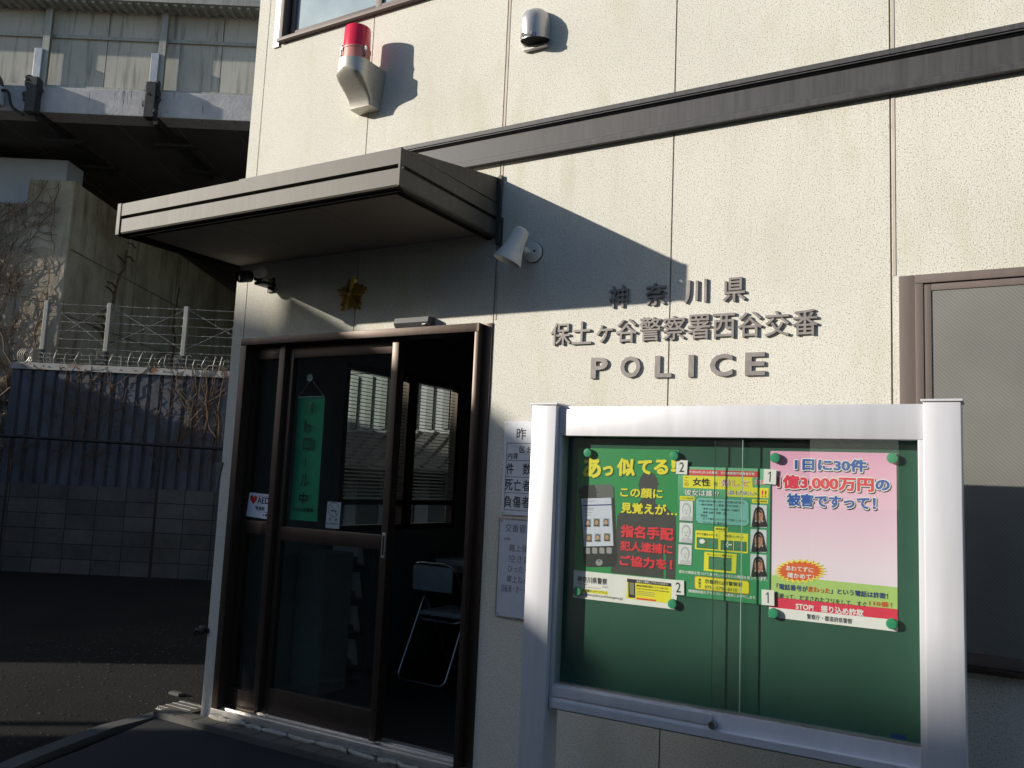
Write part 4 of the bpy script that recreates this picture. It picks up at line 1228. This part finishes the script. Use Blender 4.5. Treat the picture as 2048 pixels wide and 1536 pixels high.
cl = LB(); cl.tube([(-4.32, 11.92, 2.74), (-4.24, 11.86, 2.80), (-4.12, 11.83, 2.80), (-3.98, 11.8, 2.765), (-3.80, 11.78, 2.70)], .013, 8)
tag(cl.build('conduit_pipe', M['hsteel_dark'], None, 60), 'bent dark conduit on the fence cap near the police box corner', 'pipe')
c2 = LB()
for a, b in ((-6.93, 12.0), (-6.76, 12.0)):
    for k in range(4): c2.tube([(a+k*.015+.085*math.cos(2*math.pi*i/20), b+.02*k, 2.845+.10*math.sin(2*math.pi*i/20)) for i in range(20)], .006, 5, closed=True)
tag(c2.build('wire_coil', M['wire'], None, 60), 'coils of spare wire hung at the left end of the fence', 'wire coil')
# vine covered pier
pr = thing('bridge_pier', 'weathered concrete bridge pier with a stepped top behind the fence', 'pier', L(Vector((-8, 13, gz))))
g = LB(); g.box(-7.43, -6.74, 12.5, 24, gz, 5.60, bev=.02); g.build('pier_block', M['pier'], pr)
g = LB(); g.box(-12, -7.432, 12.52, 24, gz, 5.23, bev=.02); g.build('pier_block', M['pier'], pr)
g = LB()
for z in (4.55, 3.55, 2.6): g.box(-6.742, -6.735, 12.6, 23.9, z, z+.02)
for b in (14.4, 16.6, 19): g.box(-6.742, -6.735, b, b+.02, gz, 5.55)
g.build('formwork_joint', M['concrete_dark'], pr)
g = LB()
for a, z in ((-6.95, 4.02), (-7.35, 4.02), (-7.75, 3.9), (-8.2, 4.0)): g.lathe(Vector((a, 12.505, z)), (0, -1, 0), [(.022, 0), (.022, .003), (0, .003)], 12)
g.build('form_tie_hole', M['black'], pr)
pw = LB().box(-13, -7.15, 13.0, 13.5, 5.235, 6.10, bev=.01).build('parapet_block', M['dish'], None)
tag(pw, 'pale blue-grey painted concrete block standing on the pier behind the vines', 'block')
# back wall under the viaduct
tag(LB().box(-6.7, 14, 21, 22, gz, 6.28).build('abutment_wall', M['concrete_dark'], None), 'dark concrete abutment wall deep under the viaduct', 'wall')
# vines
def vines(name, label, starts, wall_b, zmax, amin, amax, r0, nseg, branch, seed, mat='vine', spread=.5):
    rnd = random.Random(seed)
    g = LB()
    def grow(a, z, ang, r, n, depth):
        pts = [(a, wall_b-.012-r, z)]; rs = [r]
        for i in range(n):
            ang += rnd.gauss(0, .28); ang = ang*.93
            st = .10*rnd.uniform(.7, 1.3)
            a += st*math.sin(ang); z += st*math.cos(ang)
            if not (amin < a < amax) or z > zmax(a) or z < gz+.1: break
            pts.append((a, wall_b-.012-r-rnd.uniform(0, .02), z)); rs.append(max(.0028, r*(1-.75*i/n)))
            if depth < 3 and rnd.random() < branch:
                grow(a, z, ang+rnd.choice((-1, 1))*rnd.uniform(.5, 1.25), max(.003, rs[-1]*.55), int(n*rnd.uniform(.25, .5)), depth+1)
        if len(pts) > 2: g.tube(pts, rs, 5)
    for a, z in starts: grow(a, z, rnd.uniform(-spread, spread), r0*rnd.uniform(.6, 1.2), nseg, 0)
    return tag(g.build(name, M[mat], None, 60), label, 'vine', 'bare vines')
vines('climbing_vine', 'bare brown vine spread thickly over the front of the bridge pier', [(-9.4+.17*i, 1.2) for i in range(16)], 12.5, lambda a: 5.62 if a > -7.43 else 5.26, -9.8, -6.90, .015, 60, .24, 3)
vines('climbing_vine', 'thin bare vine creeping over the corrugated fence near the police box', [(-4.9+.13*i, 1.3) for i in range(8)], 11.80, lambda a: 2.8, -5.6, -3.4, .007, 26, .34, 9)
vines('climbing_vine', 'thin bare vine trailing over the dark left half of the corrugated fence', [(-6.8+.22*i, 1.2) for i in range(7)], 11.80, lambda a: 2.74, -6.95, -5.0, .006, 24, .30, 12)
def wallvine(seed):
    rnd = random.Random(seed); g = LB()
    for b0, zs in ((14.0, 3.0), (16.6, 2.9)):
        b, z = b0, zs; pts = []
        for i in range(18):
            pts.append((-6.72, b, z)); z += .12; b += rnd.gauss(.01, .05)
            if rnd.random() < .5 and b0 < 15:
                s = rnd.choice((-1, 1)); g.tube([(-6.72, b, z), (-6.72, b+s*.15, z+.05), (-6.72, b+s*.32, z+rnd.uniform(-.03, .08))], .012, 5)
        g.tube(pts, [.03*(1-.03*i) for i in range(len(pts))], 5)
    return tag(g.build('climbing_vine', M['vine'], None, 60), 'dark bare vine climbing the shaded side of the bridge pier', 'vine', 'bare vines')
wallvine(5)
# viaduct
vd = thing('viaduct', 'railway viaduct deck with stained concrete edge and grey noise barrier panels', 'viaduct', L(Vector((-5, 12, 6.28))))
LB().box(-26, 8, 11.60, 11.95, 6.28, 6.66, bev=.01).build('edge_beam', M['fascia'], vd)
LB().box(-26, 8, 11.951, 26, 6.30, 6.70).build('deck', M['soffit_concrete'], vd)
g = LB()
a = -24.
while a < 8: g.box(a, a+.025, 11.96, 21, 6.288, 6.2995); a += .86
g.build('soffit_joint', M['concrete_dark'], vd)
a = -12.65
PO = [-13.5, -11.85, -10.2, -8.55, -6.905, -5.235, -3.58, -1.93, -.28]
for i in range(len(PO)-1):
    for k in range(2):
        x0 = PO[i]+k*(PO[i+1]-PO[i])/2; x1 = PO[i]+(k+1)*(PO[i+1]-PO[i])/2
        g = LB(); g.box(x0+.006, x1-.006, 11.74, 11.80, 6.73, 7.90)
        g.box(x0+.006, x1-.006, 11.742, 11.80, 8.06, 9.6)
        g.build('barrier_panel', M['panel_plate'], vd)
LB().box(-13.6, 0, 11.8005, 11.82, 6.68, 9.6).build('barrier_back', M['hsteel_dark'], vd)
for z in (6.685, 7.455): LB().box(-13.6, 0, 11.705, 11.7395, z, z+.05, bev=.003).build('barrier_rail', M['hsteel'], vd)
g = LB(); g.box(-13.6, 0, 11.42, 11.7395, 7.905, 7.96); g.box(-13.6, 0, 11.42, 11.44, 7.961, 8.02)
a = -13.5
while a < 0: g.box(a, a+.05, 11.45, 11.73, 7.87, 7.9045); a += .13
g.build('barrier_ledge', M['hsteel'], vd)
for a in PO[2:]:
    p_ = LB(); p_.box(a-.05, a+.05, 11.640, 11.650, 6.70, 9.4); p_.box(a-.006, a+.006, 11.6505, 11.69, 6.70, 9.4); p_.box(a-.05, a+.05, 11.6905, 11.70, 6.70, 9.4)
    p_ = p_.build('barrier_post', M['hsteel'], vd)
    LB().box(a-.13, a-.02, 11.610, 11.638, 6.70, 7.24, bev=.004).build('splice_plate', M['steel_hood'], p_)
    g = LB()
    for k in range(16):
        x, z = a-.06+random.uniform(-.10, .10), 6.52+random.uniform(-.22, .22)
        s = random.uniform(.04, .085)
        g.lathe(Vector((x, 11.54+random.uniform(-.04, .03), z)), Vector((random.uniform(-.4, .4), -1, random.uniform(-.4, .4))), [(0, -s*.6), (s*.7, -s*.5), (s, 0), (s*.7, s*.5), (0, s*.6)], 8)
    g.box(a-.10, a+.05, 11.46, 11.60, 6.22, 6.74, bev=.01)
    g.build('base_bracket', M['hsteel_dark'], p_)
    g = LB(); g.box(a-.02, a+.06, 11.62, 13.9, 6.18, 6.287)
    for b in (12.3, 13.4): g.box(a-.28, a+.34, b, b+.13, 6.14, 6.1795)
    g.build('under_bracket', M['hsteel_dark'], p_)
lb = LB(); lb.box(-7.75, -7.375, 11.35, 11.57, 6.50, 6.60, bev=.02); lb.box(-7.75, -7.36, 11.37, 11.57, 6.40, 6.499); lb.box(-7.75, -7.35, 11.35, 11.57, 6.32, 6.399, bev=.01)
lb.lathe(Vector((-7.62, 11.56, 6.60)), (0, -1, 0), [(.24, 0), (.24, .2), (.20, .22), (0, .23)], 24, 1, 0, 2*math.pi)
lb.tube(rounded([(-7.36, 11.5, 6.53), (-7.27, 11.5, 6.53), (-7.22, 11.52, 6.30), (-7.05, 11.55, 6.2)], .06), .022, 6, 1)
tag(lb.build('junction_box', [M['dish'], M['black']], None, 40), 'pale box with a dark rounded hood and cable fixed to the viaduct edge', 'junction box')

# small fittings at the building corner
g = MB(); g.box(-.165, -.138, .0, .06, 1.30, 1.33); g.prism([(-.185, 1.40), (-.118, 1.40), (-.14, 1.30), (-.152, 1.20), (-.165, 1.30)], -.006, -.001, 'y')
tag(g.build('corner_bracket', M['darkgrey'], None), 'grey pointed bracket on the corner of the police box', 'bracket')
g = MB(); g.lathe((-.165, -.004, .40), (0, -1, 0), [(0, 0), (.028, 0), (.028, .02), (.018, .026), (0, .026)], 18); g.tube([(-.165, -.02, .40), (-.20, -.03, .40), (-.205, -.03, .36)], .010, 8); g.box(-.165, -.12, -.008, -.001, .385, .415)
tag(g.build('tap', M['black'], None, 40), 'small black water tap low on the corner of the police box', 'tap')
# drain grate, gravel, litter
g = MB(); g.box(-.56, -.33, .02, .23, gz+.004, gz+.010)
for i in range(11): g.box(-.555+i*.0205, -.550+i*.0205, .025, .225, gz+.0101, gz+.018)
for i in range(4): g.box(-.558, -.332, .04+i*.05, .045+i*.05, gz+.0181, gz+.021)
tag(g.build('drain_grate', M['hsteel'], None), 'small steel drain grate set in the gravel by the kerb', 'drain')
g = MB(); rnd = random.Random(4)
for i in range(1500):
    x, y = rnd.uniform(-3.2, -.32), rnd.uniform(-1.3, 2.6)
    if x > -.45 and y < 0: continue
    s = rnd.uniform(.004, .012)*(1.6 if rnd.random() < .06 else 1)
    vs = [(x+s*a*rnd.uniform(.7, 1.2), y+s*b*rnd.uniform(.7, 1.2), gz+s*.55*c) for a, b, c in ((1, 0, .2), (0, 1, .2), (-1, 0, .2), (0, -1, .2), (0, 0, 1.1))]
    g.add(vs, [(0, 1, 4), (1, 2, 4), (2, 3, 4), (3, 0, 4)])
tag(g.build('gravel', M['stone'], None, recalc=False), kind='stuff')
for x, y, s, lb_ in ((-.75, .32, .05, 'pale broken stone chip lying on the gravel left of the drain'), (-.40, .38, .022, 'small white stone chip lying close to the building corner')):
    tag(MB().box(x-s, x+s, y-s*.45, y+s*.45, gz+.002, gz+.002+s*.4, bev=s*.12).build('stone_chip', M['concrete'], None), lb_, 'stone')

# ------------------------------------------------------------------ neighbour house seen through the side window
nh = thing('neighbour_house', 'white-sided house with a grey tiled pent roof, seen through the blinds', 'house', (-1.6, 4.4, gz))
MB().box(-3.1, 1.2, 3.95, 5.6, gz, 4.6).build('wall', M['siding'], nh)
g = MB(); g.prism([(3.42, 1.44), (3.42, 1.47), (3.945, 1.86), (3.945, 1.80)], -3.1, 1.2, 'x')
for i in range(20):
    x = -3.08+i*.215
    g.tube([(x, 3.42, 1.48), (x, 3.94, 1.868)], .022, 6)
g.build('pent_roof', M['tile'], nh)
for i in range(16):
    x = -3.0+i*.215
    w_ = MB().box(x, x+.085, 3.925, 3.949, 1.90, 2.50).build('window', M['darkgrey'], nh)
MB().box(-3.1, 1.2, 3.935, 3.949, 2.54, 2.60).build('trim', M['darkgrey'], nh)
g = MB()
for i in range(8): g.box(-2.9+i*.5, -2.6+i*.5, 3.93, 3.9495, .5, 1.35)
g.build('lower_windows', M['darkgrey'], nh)

# ------------------------------------------------------------------ houses across the lane, and unseen blocks added to shape shade and reflections
SH = Vector((SUN.x, SUN.y, 0)).normalized(); UH = Vector((-SH.y, SH.x, 0))
if UH.x < 0: UH = -UH
TANE = SUN.z/math.hypot(SUN.x, SUN.y)
def shade_pt(x, z, D):
    """where the ray from facade point (x, z) to the sun crosses the plane at distance D"""
    u = UH.x*x; wv = SH.x*x
    return u, z+TANE*(D-wv)
def HB(): return MB(lambda q: SH*q.y+UH*q.x+Vector((0, 0, q.z)))
D0 = 11.
prof = [(-1.6, 3.35), (.37, 2.42), (.82, 2.19), (1.14, 1.98), (1.78, 1.72), (2.04, 1.55), (3.19, .53), (3.34, .44)]
up_ = [shade_pt(x, z, D0) for x, z in prof]
kn, kl = shade_pt(.30, .08, D0), shade_pt(-4.2, .06, D0)
hs = thing('gabled_house', 'gabled house across the lane that shades the lower facade', 'house', SH*D0+UH*1)
g = HB()
pl = [(kn[0]-.02, gz), (up_[-1][0], gz)]+[up_[i] for i in range(len(up_)-1, 1, -1)]+[(kn[0]-.02, shade_pt(.30, 2.45, D0)[1])]
g.prism(pl, D0, D0+.22, 'y'); g.build('gable_wall', M['house'], hs)
g = HB(); g.box(kn[0]+.3, up_[-1][0]-.15, D0+.23, D0+4, gz, up_[-1][1]-.35); g.build('wall', M['house'], hs)
h5 = thing('far_shade_block', 'unseen long block added far off to cast a soft shadow edge', 'building', SH*34+UH*5)  # unseen block added for the soft shadow edge low on the notice board
qa, qb = shade_pt(3.0, .42, 34.), shade_pt(9., .62, 34.)
g = HB(); g.prism([(qa[0], gz), (qb[0], gz), qb, qa], 34, 34.5, 'y'); g.build('wall', M['house'], h5)
p4 = thing('shade_post', 'unseen post added to shade the corner strip of the facade', 'post', SH*9+UH*-.057)  # added out of view; its shadow falls on the building corner
HB().tube([(-.057, 9, gz), (-.057, 9, 3.14)], .047, 14).build('shaft', M['hsteel'], p4, 40)
HB().lathe(Vector((-.057, 9, 3.14)), (0, 0, 1), [(.06, 0), (.06, .03), (.03, .05), (0, .055)], 16).build('cap', M['hsteel'], p4, 40)
h4 = thing('raised_shade_block', 'unseen raised slab added to leave a sunlit gap at the door foot', 'building', SH*34+UH*-1)  # unseen slab added to bound the sunlit strip by the door
a0, a1 = shade_pt(.30, .06, 34.), shade_pt(-4.2, .06, 34.)
HB().box(a1[0], a0[0]+.06, 34, 34.4, a0[1], shade_pt(.3, 2.30, 34.)[1]).build('upper_shade_box', M['house'], h4)
for u in (a1[0]-.35, a0[0]+.4): HB().box(u, u+.4, 34.01, 34.39, gz, a0[1]-.002).build('stilt', M['house'], h4)
h2 = thing('yard_shade_block', 'unseen flat roofed block added left of the yard to shade the fence', 'house', L(Vector((-14, 8.5, gz))))  # out-of-view block added to keep sun off fence and yard
LB().box(-18, -11.2, 5.4, 11.45, gz, 3.98).build('wall', M['house'], h2)
LB().box(-18.1, -11.2, 9.5, 11.5, 3.981, 4.1).build('roof', M['asphalt_roof'], h2)
LB().box(-17.9, -11.25, 6.9, 9.45, 3.981, 5.0).build('upper_shade_box', M['house'], h2)  # added on top to shade the neighbour's pent roof
h6 = thing('reflection_block', 'unseen long block added so that the door glass reflects dark', 'house', SH*20+UH*-3)  # added out of view to hide bright sky from the door glass
HB().box(-10, 11, 20, 25, gz, 5.1).build('wall', M['house'], h6)
HB().box(-10.2, 11.2, 19.9, 25.2, 5.101, 5.2).build('roof', M['asphalt_roof'], h6)
for i, (x, y, hh) in enumerate(((-3.5, -13.5, 5.6), (6, -15, 6.5), (14, -14, 7))):
    h3 = thing('row_house', ('plain rendered house across the road behind the viewer, left one', 'plain rendered house across the road behind the viewer, middle one', 'plain rendered house across the road behind the viewer, right one')[i], 'house', (x, y, gz), 'houses across the road')
    MB().box(x-3.6, x+3.6, y-4, y+2, gz, hh).build('wall', M['house'], h3)
    g = MB(); g.prism([(x-3.9, hh+.002), (x+3.9, hh+.002), (x, hh+1.6)], y-4.3, y+2.3, 'y'); g.build('roof', M['tile'], h3)
